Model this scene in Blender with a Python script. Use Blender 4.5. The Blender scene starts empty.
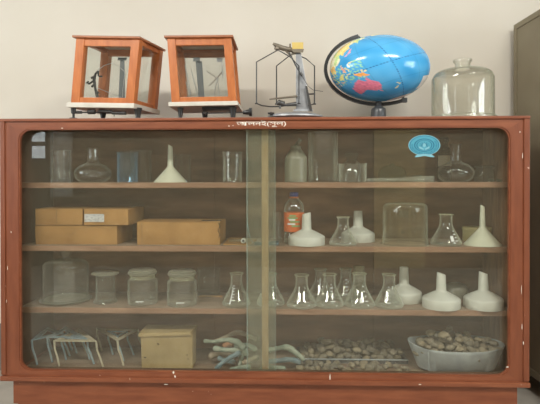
import bpy, bmesh, math, random
from mathutils import Vector, Matrix, noise
random.seed(7)
PI = math.pi
scene = bpy.context.scene
C = scene.collection

# ------------------------------------------------------------------ camera
CX, CD, CZ, YAW, PIT, ROL, HF = 0.1382, 2.4951, 1.2097, -0.0355, 0.00799, 0.00143, 1.3303
FPX = 500.0
fwd0 = Vector((math.sin(YAW), math.cos(YAW), 0)); rgt = Vector((math.cos(YAW), -math.sin(YAW), 0)); UZ = Vector((0, 0, 1))
fwd = fwd0 * math.cos(PIT) - UZ * math.sin(PIT)
up0 = fwd0 * math.sin(PIT) + UZ * math.cos(PIT)
right = rgt * math.cos(ROL) - up0 * math.sin(ROL)
up = rgt * math.sin(ROL) + up0 * math.cos(ROL)
EYE = Vector((CX, -CD, CZ))
cam_d = bpy.data.cameras.new('camera'); cam = bpy.data.objects.new('camera', cam_d); C.objects.link(cam)
cam_d.sensor_width = 36; cam_d.lens = FPX / 540 * 36; cam_d.clip_start = 0.05; cam_d.shift_y = -16 / 540
R3 = Matrix((right, up, -fwd)).transposed()
cam.matrix_world = Matrix.Translation(EYE) @ R3.to_4x4()
scene.camera = cam

# ------------------------------------------------------------------ world, light, exposure
scene.view_settings.view_transform = 'Standard'; scene.view_settings.look = 'None'
scene.view_settings.gamma = 1; scene.view_settings.exposure = 0.35; scene.view_settings.use_curve_mapping = False
w = bpy.data.worlds.new('World'); scene.world = w; w.use_nodes = True
w.node_tree.nodes['Background'].inputs[0].default_value = (0.85, 0.93, 1.0, 1)
w.node_tree.nodes['Background'].inputs[1].default_value = 3.0
scene.cycles.transparent_max_bounces = 40
scene.cycles.max_bounces = 8; scene.cycles.diffuse_bounces = 4; scene.cycles.glossy_bounces = 4

def area(name, loc, rot, sx, sy, power, col=(1, 1, 1)):
    l = bpy.data.lights.new(name, 'AREA'); l.shape = 'RECTANGLE'; l.size = sx; l.size_y = sy; l.energy = power; l.color = col
    o = bpy.data.objects.new(name, l); C.objects.link(o); o.location = loc; o.rotation_euler = rot
    return o
area('window_and_fill_light', (-3.8, -4.75, 2.25), (-PI/2, 0, PI), 1.6, 1.8, 14, (0.95, 0.98, 1))
area('window_and_fill_light', (4.55, -2.6, 1.9), (0, PI/2, 0), 1.6, 2.4, 105, (0.95, 0.98, 1))  # added lamp outside a made-up side window, to light the room
area('window_and_fill_light', (-4.55, -2.6, 1.9), (0, -PI/2, 0), 1.6, 2.4, 105, (0.95, 0.98, 1))  # its added twin on the left, behind another made-up window
area('ceiling_tube_light', (-1.4, -2.3, 3.15), (0.25, 0, 0), 1.3, 0.25, 60, (1, 0.97, 0.9))
area('ceiling_tube_light', (1.6, -2.3, 3.15), (0.25, 0, 0), 1.3, 0.25, 60, (1, 0.97, 0.9))

# ------------------------------------------------------------------ pixel -> place helpers
def at(px, py, Y):
    d = right * ((px - 270) / FPX) + up * ((186 - py) / FPX) + fwd
    t = (Y - EYE.y) / d.y
    return EYE + d * t
def mpp(Y): return (Y + CD) / FPX
def xat(px, Y, py=200): return at(px, py, Y).x

# ------------------------------------------------------------------ materials
MATS = {}
def nodes(name):
    m = bpy.data.materials.new(name); m.use_nodes = True
    nt = m.node_tree; nt.nodes.clear()
    out = nt.nodes.new('ShaderNodeOutputMaterial')
    return m, nt, out
def mat(name, col, rough=0.5, metal=0.0, col2=None, scale=8.0, stretch=(1, 1, 1), lo=0.35, hi=0.65, bump=0.0,
        speck=None, speck_scale=60, speck_t=0.7, spec=0.5, attr=None, wave=False, detail=5):
    m, nt, out = nodes(name); N = nt.nodes; L = nt.links
    b = N.new('ShaderNodeBsdfPrincipled'); L.new(b.outputs[0], out.inputs[0])
    b.inputs['Base Color'].default_value = (*col, 1); b.inputs['Roughness'].default_value = rough
    b.inputs['Metallic'].default_value = metal; b.inputs['Specular IOR Level'].default_value = spec
    if attr:
        a = N.new('ShaderNodeAttribute'); a.attribute_name = attr; L.new(a.outputs['Color'], b.inputs['Base Color'])
    if col2 is not None or bump:
        tc = N.new('ShaderNodeTexCoord'); mp = N.new('ShaderNodeMapping'); L.new(tc.outputs['Object'], mp.inputs[0])
        mp.inputs['Scale'].default_value = stretch
        n = N.new('ShaderNodeTexNoise'); n.inputs['Scale'].default_value = scale; n.inputs['Detail'].default_value = detail
        L.new(mp.outputs[0], n.inputs['Vector'])
        src = n.outputs['Fac']
        if col2 is not None:
            r = N.new('ShaderNodeValToRGB'); L.new(src, r.inputs[0])
            r.color_ramp.elements[0].position = lo; r.color_ramp.elements[0].color = (*col, 1)
            r.color_ramp.elements[1].position = hi; r.color_ramp.elements[1].color = (*col2, 1)
            csock = r.outputs[0]
            if speck is not None:
                n2 = N.new('ShaderNodeTexNoise'); n2.inputs['Scale'].default_value = speck_scale; n2.inputs['Detail'].default_value = 3
                L.new(tc.outputs['Object'], n2.inputs['Vector'])
                r2 = N.new('ShaderNodeValToRGB'); L.new(n2.outputs['Fac'], r2.inputs[0])
                r2.color_ramp.elements[0].position = speck_t; r2.color_ramp.elements[0].color = (0, 0, 0, 1)
                r2.color_ramp.elements[1].position = speck_t + 0.03; r2.color_ramp.elements[1].color = (1, 1, 1, 1)
                mx = N.new('ShaderNodeMix'); mx.data_type = 'RGBA'
                L.new(r2.outputs[0], mx.inputs[0]); L.new(csock, mx.inputs[6]); mx.inputs[7].default_value = (*speck, 1)
                csock = mx.outputs[2]
            L.new(csock, b.inputs['Base Color'])
        if bump:
            bp = N.new('ShaderNodeBump'); bp.inputs['Strength'].default_value = bump; bp.inputs['Distance'].default_value = 0.01
            L.new(src, bp.inputs['Height']); L.new(bp.outputs[0], b.inputs['Normal'])
    MATS[name] = m
    return m
def glass(name, tint=(0.97, 0.98, 0.97), film=(0.6, 0.66, 0.6), film0=0.02, film1=0.35, power=2.5, refl=0.045, rough=0.02):
    """thin-walled glass: clear, mirror-like at grazing angles, with a film of dust whose colour also paints in edge highlights and dark outlines"""
    m, nt, out = nodes(name); N = nt.nodes; L = nt.links
    lw = N.new('ShaderNodeLayerWeight'); lw.inputs['Blend'].default_value = 0.5
    def M(op, a, b_):
        n = N.new('ShaderNodeMath'); n.operation = op; n.use_clamp = True
        for i, v in enumerate((a, b_)):
            if isinstance(v, (int, float)): n.inputs[i].default_value = v
            else: L.new(v, n.inputs[i])
        return n.outputs[0]
    f = lw.outputs['Facing']
    fr = M('ADD', M('MULTIPLY', M('POWER', f, 5.0), 0.9), refl)
    fd = M('ADD', M('MULTIPLY', M('POWER', f, power), film1), film0)
    tr = N.new('ShaderNodeBsdfTransparent'); tr.inputs[0].default_value = (*tint, 1)
    df = N.new('ShaderNodeBsdfDiffuse'); df.inputs[0].default_value = (*film, 1)
    gl = N.new('ShaderNodeBsdfGlossy'); gl.inputs['Roughness'].default_value = rough
    m1 = N.new('ShaderNodeMixShader'); L.new(fd, m1.inputs[0]); L.new(tr.outputs[0], m1.inputs[1]); L.new(df.outputs[0], m1.inputs[2])
    m2 = N.new('ShaderNodeMixShader'); L.new(fr, m2.inputs[0]); L.new(m1.outputs[0], m2.inputs[1]); L.new(gl.outputs[0], m2.inputs[2])
    L.new(m2.outputs[0], out.inputs[0]); MATS[name] = m
    return m
mat('wall_paint', (0.68, 0.635, 0.56), 0.9, col2=(0.73, 0.69, 0.62), scale=1.6, lo=0.3, hi=0.7, spec=0.1)
mat('room_paint', (0.17, 0.14, 0.10), 0.9, col2=(0.24, 0.20, 0.15), scale=1.5, spec=0.1)
mat('ceiling_paint', (0.7, 0.7, 0.66), 0.9)
mat('dado_paint', (0.16, 0.15, 0.14), 0.7, col2=(0.2, 0.19, 0.18), scale=3)
mat('cement', (0.42, 0.39, 0.34), 0.8, col2=(0.52, 0.48, 0.42), scale=5, bump=0.2)
mat('red_wood', (0.175, 0.048, 0.020), 0.42, col2=(0.26, 0.082, 0.035), scale=6, stretch=(1, 6, 6), lo=0.3, hi=0.72, bump=0.06,
    speck=(0.55, 0.38, 0.3), speck_scale=45, speck_t=0.735)
mat('red_wood_upright', (0.155, 0.040, 0.015), 0.42, col2=(0.22, 0.064, 0.026), scale=6, stretch=(6, 6, 1), lo=0.3, hi=0.72, bump=0.06,
    speck=(0.55, 0.38, 0.3), speck_scale=45, speck_t=0.73)
mat('shelf_wood', (0.23, 0.125, 0.07), 0.65, col2=(0.32, 0.185, 0.11), scale=5, stretch=(1, 6, 6))
mat('shelf_dust', (0.24, 0.175, 0.12), 0.85, col2=(0.33, 0.25, 0.18), scale=7, stretch=(1, 2, 2))
mat('back_wood', (0.11, 0.055, 0.028), 0.75, col2=(0.34, 0.185, 0.10), scale=2.2, stretch=(1, 1, 5), lo=0.3, hi=0.7)
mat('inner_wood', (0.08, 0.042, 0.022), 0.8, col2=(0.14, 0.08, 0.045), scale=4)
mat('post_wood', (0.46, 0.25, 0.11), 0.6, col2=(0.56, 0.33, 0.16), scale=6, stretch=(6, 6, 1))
mat('lining_wood_lit', (0.20, 0.11, 0.06), 0.7, col2=(0.30, 0.17, 0.09), scale=6, stretch=(6, 6, 1))
mat('white_paint', (0.85, 0.8, 0.72), 0.6)
mat('orange_wood', (0.40, 0.115, 0.030), 0.35, col2=(0.52, 0.17, 0.05), scale=9, stretch=(5, 5, 1.2), lo=0.3, hi=0.7)
mat('roof_wood', (0.30, 0.11, 0.05), 0.4, col2=(0.38, 0.15, 0.07), scale=8, stretch=(1, 4, 4))
mat('cream_slab', (0.52, 0.49, 0.43), 0.4, col2=(0.62, 0.59, 0.53), scale=10)
mat('black_metal', (0.035, 0.035, 0.035), 0.35, 0.3)
mat('dark_metal', (0.09, 0.09, 0.09), 0.35, 0.6)
mat('grey_column', (0.13, 0.14, 0.15), 0.4, 0.2)
mat('aluminium', (0.27, 0.28, 0.30), 0.4, 0.35, col2=(0.36, 0.37, 0.39), scale=20)
mat('steel_wire', (0.5, 0.5, 0.5), 0.3, 0.8)
mat('bronze', (0.22, 0.19, 0.15), 0.45, 0.6)
mat('yellow_block', (0.62, 0.46, 0.14), 0.5)
mat('plastic_black', (0.02, 0.022, 0.025), 0.3)
mat('grey_plastic', (0.06, 0.065, 0.07), 0.3)
mat('globe_print', (0.1, 0.3, 0.8), 0.16, attr='paint', spec=0.6)
mat('white_plastic', (0.58, 0.60, 0.53), 0.4, col2=(0.64, 0.66, 0.59), scale=12)
mat('cream_plastic', (0.58, 0.60, 0.46), 0.4, col2=(0.68, 0.70, 0.55), scale=12)
mat('kraft', (0.29, 0.15, 0.04), 0.8, col2=(0.44, 0.24, 0.075), scale=9, lo=0.3, hi=0.7, bump=0.3)
mat('kraft_dark', (0.25, 0.15, 0.06), 0.85)
mat('straw_board', (0.34, 0.25, 0.11), 0.8, col2=(0.42, 0.32, 0.15), scale=9)
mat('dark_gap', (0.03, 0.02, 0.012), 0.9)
mat('reflected_panel_tan', (0.80, 0.66, 0.32), 0.6)
mat('paper', (0.6, 0.6, 0.58), 0.7, col2=(0.32, 0.34, 0.35), scale=90, stretch=(1, 1, 3), lo=0.45, hi=0.6)
mat('label_cream', (0.55, 0.5, 0.36), 0.7)
mat('blue_cap', (0.035, 0.06, 0.33), 0.4)
mat('orange_label', (0.72, 0.16, 0.035), 0.45)
mat('green_print', (0.25, 0.4, 0.16), 0.5)
mat('white_print_and_glint', (0.8, 0.82, 0.8), 0.6)
mat('sticker_light', (0.07, 0.32, 0.43), 0.4)
mat('sticker_dark', (0.003, 0.11, 0.20), 0.4)
mat('sticker_white', (0.2, 0.45, 0.54), 0.4)
mat('verdigris', (0.20, 0.25, 0.19), 0.8, col2=(0.36, 0.40, 0.31), scale=22, bump=0.3)
mat('blue_patina', (0.13, 0.20, 0.22), 0.8, col2=(0.22, 0.29, 0.29), scale=22, bump=0.3)
mat('bone_tan', (0.3, 0.24, 0.16), 0.8, col2=(0.4, 0.33, 0.23), scale=18, bump=0.3)
mat('rust_orange', (0.4, 0.19, 0.09), 0.8, col2=(0.3, 0.15, 0.08), scale=20)
mat('tripod_blue', (0.24, 0.36, 0.42), 0.55, 0.2, col2=(0.38, 0.48, 0.5), scale=18)
mat('tripod_cream', (0.42, 0.37, 0.25), 0.6, col2=(0.52, 0.47, 0.34), scale=18)
mat('zinc', (0.30, 0.34, 0.34), 0.55, 0.25, col2=(0.42, 0.46, 0.46), scale=14, bump=0.05)
mat('tray_metal', (0.12, 0.125, 0.125), 0.5, 0.4)
for i, (a, b_) in enumerate([((0.17, 0.15, 0.10), (0.25, 0.22, 0.155)), ((0.21, 0.18, 0.125), (0.30, 0.26, 0.18)), ((0.14, 0.125, 0.09), (0.21, 0.19, 0.14)),
                             ((0.25, 0.21, 0.13), (0.34, 0.29, 0.19))]):
    mat('stone_%d' % i, a, 0.85, col2=b_, scale=30, bump=0.3)
mat('almirah_paint', (0.21, 0.175, 0.115), 0.55, col2=(0.27, 0.23, 0.155), scale=2.5, lo=0.3, hi=0.7, speck=(0.42, 0.4, 0.34), speck_scale=16, speck_t=0.74)
mat('almirah_dark', (0.10, 0.09, 0.07), 0.6)
mat('window_frame_paint', (0.10, 0.09, 0.08), 0.6)
mat('brown_liquid', (0.05, 0.05, 0.02), 0.2)
mat('yellow_tin', (0.5, 0.45, 0.22), 0.6)
glass('clear_glass', film=(0.75, 0.78, 0.64), film0=0.006, film1=0.8, power=2.6, refl=0.06)
glass('door_glass', tint=(0.965, 0.968, 0.955), film=(0.66, 0.60, 0.44), film0=0.036, film1=0.1, refl=0.035, rough=0.0)
glass('pane_glass', film0=0.012, film1=0.05, refl=0.06, rough=0.0)
glass('pane_dust', tint=(0.93, 0.96, 0.93), film=(0.58, 0.62, 0.48), film0=0.055, film1=0.05, refl=0.0)
glass('tube_glass', film=(0.7, 0.74, 0.64), film0=0.12, film1=0.6, power=2.5)
glass('pane_edge', tint=(0.6, 0.75, 0.68), film=(0.65, 0.75, 0.68), film0=0.25, film1=0.2)
glass('blue_glass', tint=(0.84, 0.93, 0.98), film=(0.3, 0.55, 0.75), film0=0.02, film1=0.8, power=3)
glass('frosted_glass', tint=(0.8, 0.85, 0.8), film=(0.48, 0.47, 0.36), film0=0.36, film1=0.4, rough=0.3)
glass('round_glass', film=(0.75, 0.78, 0.66), film0=0.004, film1=0.5, power=5, refl=0.06)
glass('dusty_glass', film=(0.65, 0.68, 0.56), film0=0.015, film1=0.55, power=3.3, refl=0.05)
glass('milky_glass', tint=(0.85, 0.9, 0.88), film=(0.65, 0.68, 0.58), film0=0.03, film1=0.6, power=2.8, rough=0.05)
glass('shelf_bell_glass', film=(0.66, 0.68, 0.58), film0=0.014, film1=0.6, power=3.6, refl=0.07)
glass('bell_glass', tint=(0.975, 0.98, 0.96), film=(0.42, 0.44, 0.34), film0=0.008, film1=0.8, power=3.6, rough=0.03)  # dark film: the shaded outline of the glass put into the colour
glass('yellowish_glass', tint=(0.85, 0.85, 0.7), film=(0.62, 0.62, 0.42), film0=0.25, film1=0.4, rough=0.1)
glass('lip_glass', tint=(0.9, 0.9, 0.8), film=(0.66, 0.66, 0.48), film0=0.1, film1=0.35, rough=0.1)
glass('green_dark_glass', tint=(0.35, 0.4, 0.25), film=(0.12, 0.14, 0.07), film0=0.3, film1=0.4)
glass('brown_glass', tint=(0.4, 0.3, 0.18), film=(0.18, 0.13, 0.08), film0=0.25, film1=0.4)

# ------------------------------------------------------------------ mesh helpers
class MB:
    def __init__(s): s.v = []; s.f = []; s.m = []; s.smooth = []
    def add(s, vs, fs, mi=0, sm=False):
        o = len(s.v); s.v += [tuple(p) for p in vs]
        for f in fs: s.f.append(tuple(i + o for i in f)); s.m.append(mi); s.smooth.append(sm)
    def box(s, a, b, mi=0):
        x0, y0, z0 = a; x1, y1, z1 = b
        s.hexa([Vector((x, y, z)) for z in (z0, z1) for y in (y0, y1) for x in (x0, x1)], mi)
    def hexa(s, p, mi=0):   # p order: x fastest, then y, then z
        s.add(p, [(0, 2, 3, 1), (4, 5, 7, 6), (0, 1, 5, 4), (2, 6, 7, 3), (0, 4, 6, 2), (1, 3, 7, 5)], mi)
    def lathe(s, prof, c=(0, 0, 0), n=32, mi=0, slant=None, sx=1, sy=1, M=None):
        vs = []; fs = []; rings = []
        for (r, h) in prof:
            if r < 1e-6:
                rings.append([len(vs)]); vs.append(Vector((0, 0, h)))
            else:
                rings.append(list(range(len(vs), len(vs) + n)))
                for k in range(n):
                    a = 2 * PI * k / n
                    vs.append(Vector((r * math.cos(a) * sx, r * math.sin(a) * sy, h)))
        if slant:
            z0, kx = slant
            for v in vs:
                if v.z > z0: v.z += kx * v.x
        for A, B in zip(rings, rings[1:]):
            for k in range(n):
                k2 = (k + 1) % n
                if len(A) == 1 and len(B) == 1: continue
                if len(A) == 1: fs.append((A[0], B[k2], B[k]))
                elif len(B) == 1: fs.append((A[k], A[k2], B[0]))
                else: fs.append((A[k], A[k2], B[k2], B[k]))
        c = Vector(c)
        vs = [(M @ v if M else v) + c for v in vs]
        s.add(vs, fs, mi, True)
    def tube(s, pts, r, n=8, mi=0, sm=True, flat=None):
        pts = [Vector(p) for p in pts]; rs = r if isinstance(r, (list, tuple)) else [r] * len(pts)
        vs = []; fs = []
        for i, p in enumerate(pts):
            d = (pts[min(i + 1, len(pts) - 1)] - pts[max(i - 1, 0)]).normalized()
            ref = Vector((0, 0, 1)) if abs(d.z) < 0.9 else Vector((0, 1, 0))
            a = d.cross(ref).normalized(); b = a.cross(d).normalized()
            for k in range(n):
                t = 2 * PI * k / n + (PI / 4 if n == 4 else 0)
                vs.append(p + a * math.cos(t) * rs[i] * (flat or 1) + b * math.sin(t) * rs[i])
        for i in range(len(pts) - 1):
            for k in range(n):
                k2 = (k + 1) % n
                fs.append((i * n + k, i * n + k2, (i + 1) * n + k2, (i + 1) * n + k))
        fs.append(tuple(range(n - 1, -1, -1))); fs.append(tuple(range((len(pts) - 1) * n, len(pts) * n)))
        s.add(vs, fs, mi, sm)
    def build(s, name, mats, parent=None, bevel=0, loc=None):
        me = bpy.data.meshes.new(name)
        org = Vector(loc) if loc is not None else Vector((0, 0, 0))
        me.from_pydata([tuple(Vector(v) - org) for v in s.v], [], s.f)
        if not isinstance(mats, (list, tuple)): mats = [mats]
        for m in mats: me.materials.append(MATS[m])
        me.polygons.foreach_set('material_index', s.m); me.polygons.foreach_set('use_smooth', s.smooth)
        bm = bmesh.new(); bm.from_mesh(me)
        if bevel:
            bmesh.ops.remove_doubles(bm, verts=bm.verts, dist=1e-6)
            es = [e for e in bm.edges if len(e.link_faces) == 2 and e.calc_face_angle(0) > 0.6]
            bmesh.ops.bevel(bm, geom=es, offset=bevel, segments=2, affect='EDGES', profile=0.7, clamp_overlap=True)
        bmesh.ops.recalc_face_normals(bm, faces=bm.faces)
        bm.to_mesh(me); bm.free()
        if any(s.smooth): me.set_sharp_from_angle(angle=math.radians(50))
        o = bpy.data.objects.new(name, me); C.objects.link(o)
        if parent is not None:
            o.parent = parent
            if parent.name in ORG: org = org - ORG[parent.name]
        o.location = org
        return o
ORG = {}
def thing(name, loc, label, cat, group=None):
    o = bpy.data.objects.new(name, None); C.objects.link(o); o.empty_display_size = 0.05
    o.location = loc; ORG[o.name] = Vector(loc)
    o['label'] = label; o['category'] = cat
    if group: o['group'] = group
    return o
def tag(o, label, cat, group=None):
    o['label'] = label; o['category'] = cat
    if group: o['group'] = group
    return o
def structure(o): o['kind'] = 'structure'; return o
def sc(prof, k): return [(r * k, h * k) for r, h in prof]
def smooth_prof(prof, n=4):
    """Catmull-Rom through the points, so that turned glass has round shoulders"""
    P = [Vector(p) for p in prof]; out = []
    for i in range(len(P) - 1):
        p0 = P[max(i - 1, 0)]; p1 = P[i]; p2 = P[i + 1]; p3 = P[min(i + 2, len(P) - 1)]
        for k in range(n):
            t = k / n
            q = 0.5 * ((2 * p1) + (p2 - p0) * t + (2 * p0 - 5 * p1 + 4 * p2 - p3) * t * t + (3 * p1 - p0 - 3 * p2 + p3) * t ** 3)
            out.append((max(q.x, 0), q.y))
    out.append(tuple(P[-1])); return out
def hollow(prof, t, floor=None):
    """outer profile up, inner profile back down: a vessel with a real wall"""
    fl = t * 1.2 if floor is None else floor
    inner = []
    for r, h in reversed(prof):
        if r > t * 1.5 or floor == 0.0: inner.append((max(r - t, 0), max(h, prof[0][1] + fl) - (t if floor == 0.0 and r < prof[0][0] * .8 else 0)))
    if floor == 0.0: return list(prof) + inner + [prof[0]]      # open at the bottom: bell jars and upturned vessels
    out = list(prof) + inner + [(0, prof[0][1] + fl)]
    return out
def interp(prof, h):
    best = None
    for (r0, h0), (r1, h1) in zip(prof, prof[1:]):
        if h0 <= h <= h1 and h1 > h0: best = r0 + (r1 - r0) * (h - h0) / (h1 - h0)
    return best if best is not None else prof[-1][0]
def decal(mb, prof, h0, h1, a0, a1, c, off=0.0012, na=5, nh=2, mi=0):
    """printed patch that hugs a turned surface; angles in degrees, -90 faces the room"""
    vs = []; fs = []
    for i in range(nh + 1):
        h = h0 + (h1 - h0) * i / nh; r = interp(prof, h) + off
        for j in range(na + 1):
            a = math.radians(a0 + (a1 - a0) * j / na)
            vs.append(Vector((r * math.cos(a), r * math.sin(a), h)) + Vector(c))
    for i in range(nh):
        for j in range(na):
            q = i * (na + 1) + j; fs.append((q, q + 1, q + na + 2, q + na + 1))
    mb.add(vs, fs, mi, True)
def ico(sub=2):
    bm = bmesh.new(); bmesh.ops.create_icosphere(bm, subdivisions=sub, radius=1)
    v = [x.co.copy() for x in bm.verts]; f = [tuple(q.index for q in x.verts) for x in bm.faces]; bm.free()
    return v, f

# ------------------------------------------------------------------ room
WY = 0.66            # the wall behind the cabinet
def wallbox(name, a, b, m):
    mb = MB(); mb.box(a, b); return structure(mb.build(name, m))
wallbox('floor', (-4.7, -4.6, -0.1), (4.7, WY + 0.1, 0), 'cement')
wallbox('ceiling', (-4.7, -4.6, 3.4), (4.7, WY + 0.1, 3.5), 'ceiling_paint')
wallbox('wall_back', (-4.7, WY, 0), (4.7, WY + 0.1, 3.4), 'wall_paint')
wallbox('baseboard_back', (-4.7, WY - 0.012, 0), (4.7, WY, 0.30), 'dado_paint')
def wall_with_hole(name, axis, c0, c1, lo, hi, z0, z1, m, ends):
    """axis 'x': wall along x at y in c0..c1 with an opening lo..hi, z0..z1"""
    mb = MB(); e0, e1 = ends
    for (a, b, p, q) in ((e0, lo, 0, 3.4), (hi, e1, 0, 3.4), (lo, hi, 0, z0), (lo, hi, z1, 3.4)):
        if axis == 'x': mb.box((a, c0, p), (b, c1, q))
        else: mb.box((c0, a, p), (c1, b, q))
    return structure(mb.build(name, m))
wall_with_hole('wall_front', 'x', -4.6, -4.5, -4.2, -3.32, 1.5, 3.0, 'room_paint', (-4.7, 4.7))
wall_with_hole('wall_left', 'y', -4.5, -4.4, -3.7, -1.5, 1.1, 2.6, 'room_paint', (-4.5, WY))
wall_with_hole('wall_right', 'y', 4.4, 4.5, -3.7, -1.5, 1.1, 2.6, 'room_paint', (-4.5, WY))
def window(name, axis, c, lo, hi, z0, z1, nx, nz):
    fr = MB(); t = 0.03
    def bar(a, b, p, q):
        if axis == 'x': fr.box((a, c - 0.02, p), (b, c + 0.02, q))
        else: fr.box((c - 0.02, a, p), (c + 0.02, b, q))
    for i in range(nx + 1):
        x = lo + t + (hi - lo - 2 * t) * i / nx; bar(x - t, x + t, z0, z1)
    for j in range(nz + 1):
        z = z0 + t + (z1 - z0 - 2 * t) * j / nz; bar(lo, hi, z - t, z + t)
    o = structure(fr.build(name, 'window_frame_paint'))
    pn = MB()
    if axis == 'x': pn.box((lo, c - 0.003, z0), (hi, c + 0.003, z1))
    else: pn.box((c - 0.003, lo, z0), (c + 0.003, hi, z1))
    pn.build('pane', 'pane_glass', o)
window('window_1', 'x', -4.55, -4.2, -3.32, 1.5, 3.0, 3, 6)
mb = MB()
for i in range(11): mb.box((-3.28, -4.5, 1.0 + i * .15), (-2.96, -4.47, 1.14 + i * .15))
structure(mb.build('window_shutter_1', 'ceiling_paint'))  # slatted shutter beside the window, unseen except as a reflection in the doors
mb = MB(); mb.box((1.35, -4.5, 0), (2.05, -4.46, 2.02)); structure(mb.build('reflected_panel_1', 'reflected_panel_tan'))  # unseen panel, added only to give the glass doors a tan reflection
window('added_window_2', 'y', -4.45, -3.7, -1.5, 1.1, 2.6, 4, 3)  # made-up side window, added to let more light into the room
window('added_window_3', 'y', 4.45, -3.7, -1.5, 1.1, 2.6, 4, 3)  # second made-up window, added in the opposite wall for light

# ------------------------------------------------------------------ the display cabinet
ZB = 0.2; ZT = ZB + HF; W2 = 1.32; CDEP = 0.52
ox0, ox1 = xat(18.5, 0), xat(510.5, 0)
oz1 = at(265, 127.5, 0).z; oz0 = at(265, 374, 0).z
cab = thing('display_cabinet', (0, 0, 0), 'long reddish-brown wooden cabinet with sliding glass doors and rounded window', 'cabinet')
def rrect(x0, x1, z0, z1, r, n=7):
    P = []
    for cx, cz, a0 in ((x1 - r, z1 - r, 0), (x0 + r, z1 - r, 90), (x0 + r, z0 + r, 180), (x1 - r, z0 + r, 270)):
        for k in range(n + 1):
            a = math.radians(a0 + 90 * k / n); P.append((cx + r * math.cos(a), cz + r * math.sin(a)))
    return P
def ring_panel(inner, outer, y0, y1, mb, mi=0):
    n = len(inner); vs = [(x, y, z) for y in (y0, y1) for L_ in (inner, outer) for x, z in L_]
    fs = []
    for k in range(n):
        j = (k + 1) % n
        fs += [(k, j, n + j, n + k), (2 * n + k, 3 * n + k, 3 * n + j, 2 * n + j), (k, 2 * n + k, 2 * n + j, j), (n + k, n + j, 3 * n + j, 3 * n + k)]
    mb.add(vs, fs, mi)
# the four mitred members of the front frame, each cut from the corner of the rounded opening to the outer corner
inn = rrect(ox0, ox1, oz0, oz1, 0.062, 8)   # 36 points, from right side going up round anticlockwise
q = 9
corners = [(W2, ZT), (-W2, ZT), (-W2, ZB), (W2, ZB)]
def member(idx, name, m):
    a = inn[q * idx + 4: q * idx + 9] + inn[(q * (idx + 1)) % 36: (q * (idx + 1)) % 36 + 5]
    c0, c1 = corners[idx], corners[(idx + 1) % 4]
    n = len(a); hz = abs(c1[0] - c0[0]) > abs(c1[1] - c0[1]); out = []
    for k in range(n):
        if k in (0, n - 1): out.append(c0 if k == 0 else c1)
        else: out.append((a[k][0], c0[1]) if hz else (c0[0], a[k][1]))
    mb = MB(); vs = [(x, y, z) for y in (0, 0.028) for L_ in (a, out) for x, z in L_]; fs = []
    for k in range(n - 1):
        j = k + 1
        fs += [(k, j, n + j, n + k), (2 * n + k, 3 * n + k, 3 * n + j, 2 * n + j), (k, 2 * n + k, 2 * n + j, j), (n + k, n + j, 3 * n + j, 3 * n + k)]
    fs += [(0, n, 3 * n, 2 * n), (n - 1, 3 * n - 1, 4 * n - 1, 2 * n - 1)]
    mb.add(vs, fs); return mb.build(name, m, cab)
member(0, 'top_rail', 'red_wood'); member(1, 'stile', 'red_wood_upright'); rail = member(2, 'bottom_rail', 'red_wood'); member(3, 'stile', 'red_wood_upright')
bead = MB(); ring_panel(rrect(ox0 + .006, ox1 - .006, oz0 + .006, oz1 - .006, 0.058, 8), inn, 0.004, 0.02, bead)
bead.build('opening_bead', 'red_wood', cab)
tb = MB(); tb.box((-W2 - 0.004, -0.010, ZT - .012), (W2 + 0.002, CDEP + 0.01, ZT + 0.002)); tb.build('top_board', 'red_wood', cab, bevel=0.003)
ZTOP = ZT + 0.002
lip = MB(); lip.box((-W2 - 0.004, -0.014, ZB), (W2 + 0.004, 0.0, ZB + 0.024)); lip.build('bottom_moulding', 'red_wood', cab, bevel=0.005)
edge = MB(); edge.box((W2 - 0.026, -0.006, ZB + 0.03), (W2 + 0.002, 0.0, ZT - 0.004)); edge.build('edge_strip', 'red_wood_upright', cab, bevel=0.002)
edge = MB(); edge.box((-W2 - 0.002, -0.006, ZB + 0.03), (-W2 + 0.022, 0.0, ZT - 0.004)); edge.build('edge_strip', 'red_wood_upright', cab, bevel=0.002)
for s_ in (-1, 1):
    sp = MB(); a, b = sorted((s_ * W2, s_ * (W2 - 0.022)))
    sp.box((a, 0.028, ZB), (b, CDEP, ZT)); sp.build('side_panel', ['red_wood_upright'], cab)
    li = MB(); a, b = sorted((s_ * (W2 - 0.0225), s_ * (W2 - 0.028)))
    li.box((a, 0.075, ZB + 0.02), (b, CDEP - 0.012, ZT - 0.005)); li.build('side_lining', 'inner_wood' if s_ < 0 else 'lining_wood_lit', cab)  # right lining lighter: the light falling on it is put into the colour
XI = W2 - 0.028
bp = MB(); bp.box((-XI, CDEP - 0.012, ZB), (XI, CDEP, ZT)); bp.build('back_panel', 'back_wood', cab)
for px in (212, 497, 36, 376):
    x = xat(px, CDEP - 0.012); b_ = MB(); b_.box((x - 0.016, CDEP - 0.022, ZB + 0.02), (x + 0.016, CDEP - 0.012, ZT - 0.01)); b_.build('back_batten', 'back_wood' if px != 497 else 'shelf_wood', cab, bevel=0.002)
SF = 0.115           # front edge of the shelves
ZS = [at(265, 182.3, SF).z, at(265, 246.3, SF).z, at(265, 309, SF).z]
ZFL = at(265, 376, 0.08).z
for z in ZS:
    s_ = MB(); s_.box((-XI, SF + 0.004, z - 0.026), (XI, CDEP - 0.022, z)); sh = s_.build('shelf', 'shelf_dust', cab)
    s_ = MB(); s_.box((-XI, SF, z - 0.029), (XI, SF + 0.012, z - 0.0005)); s_.build('shelf_edge', 'shelf_wood', cab, bevel=0.003)
s_ = MB(); s_.box((-XI, 0.03, ZB + 0.001), (XI, CDEP - 0.022, ZFL)); s_.build('bottom_board', 'shelf_dust', cab)
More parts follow.
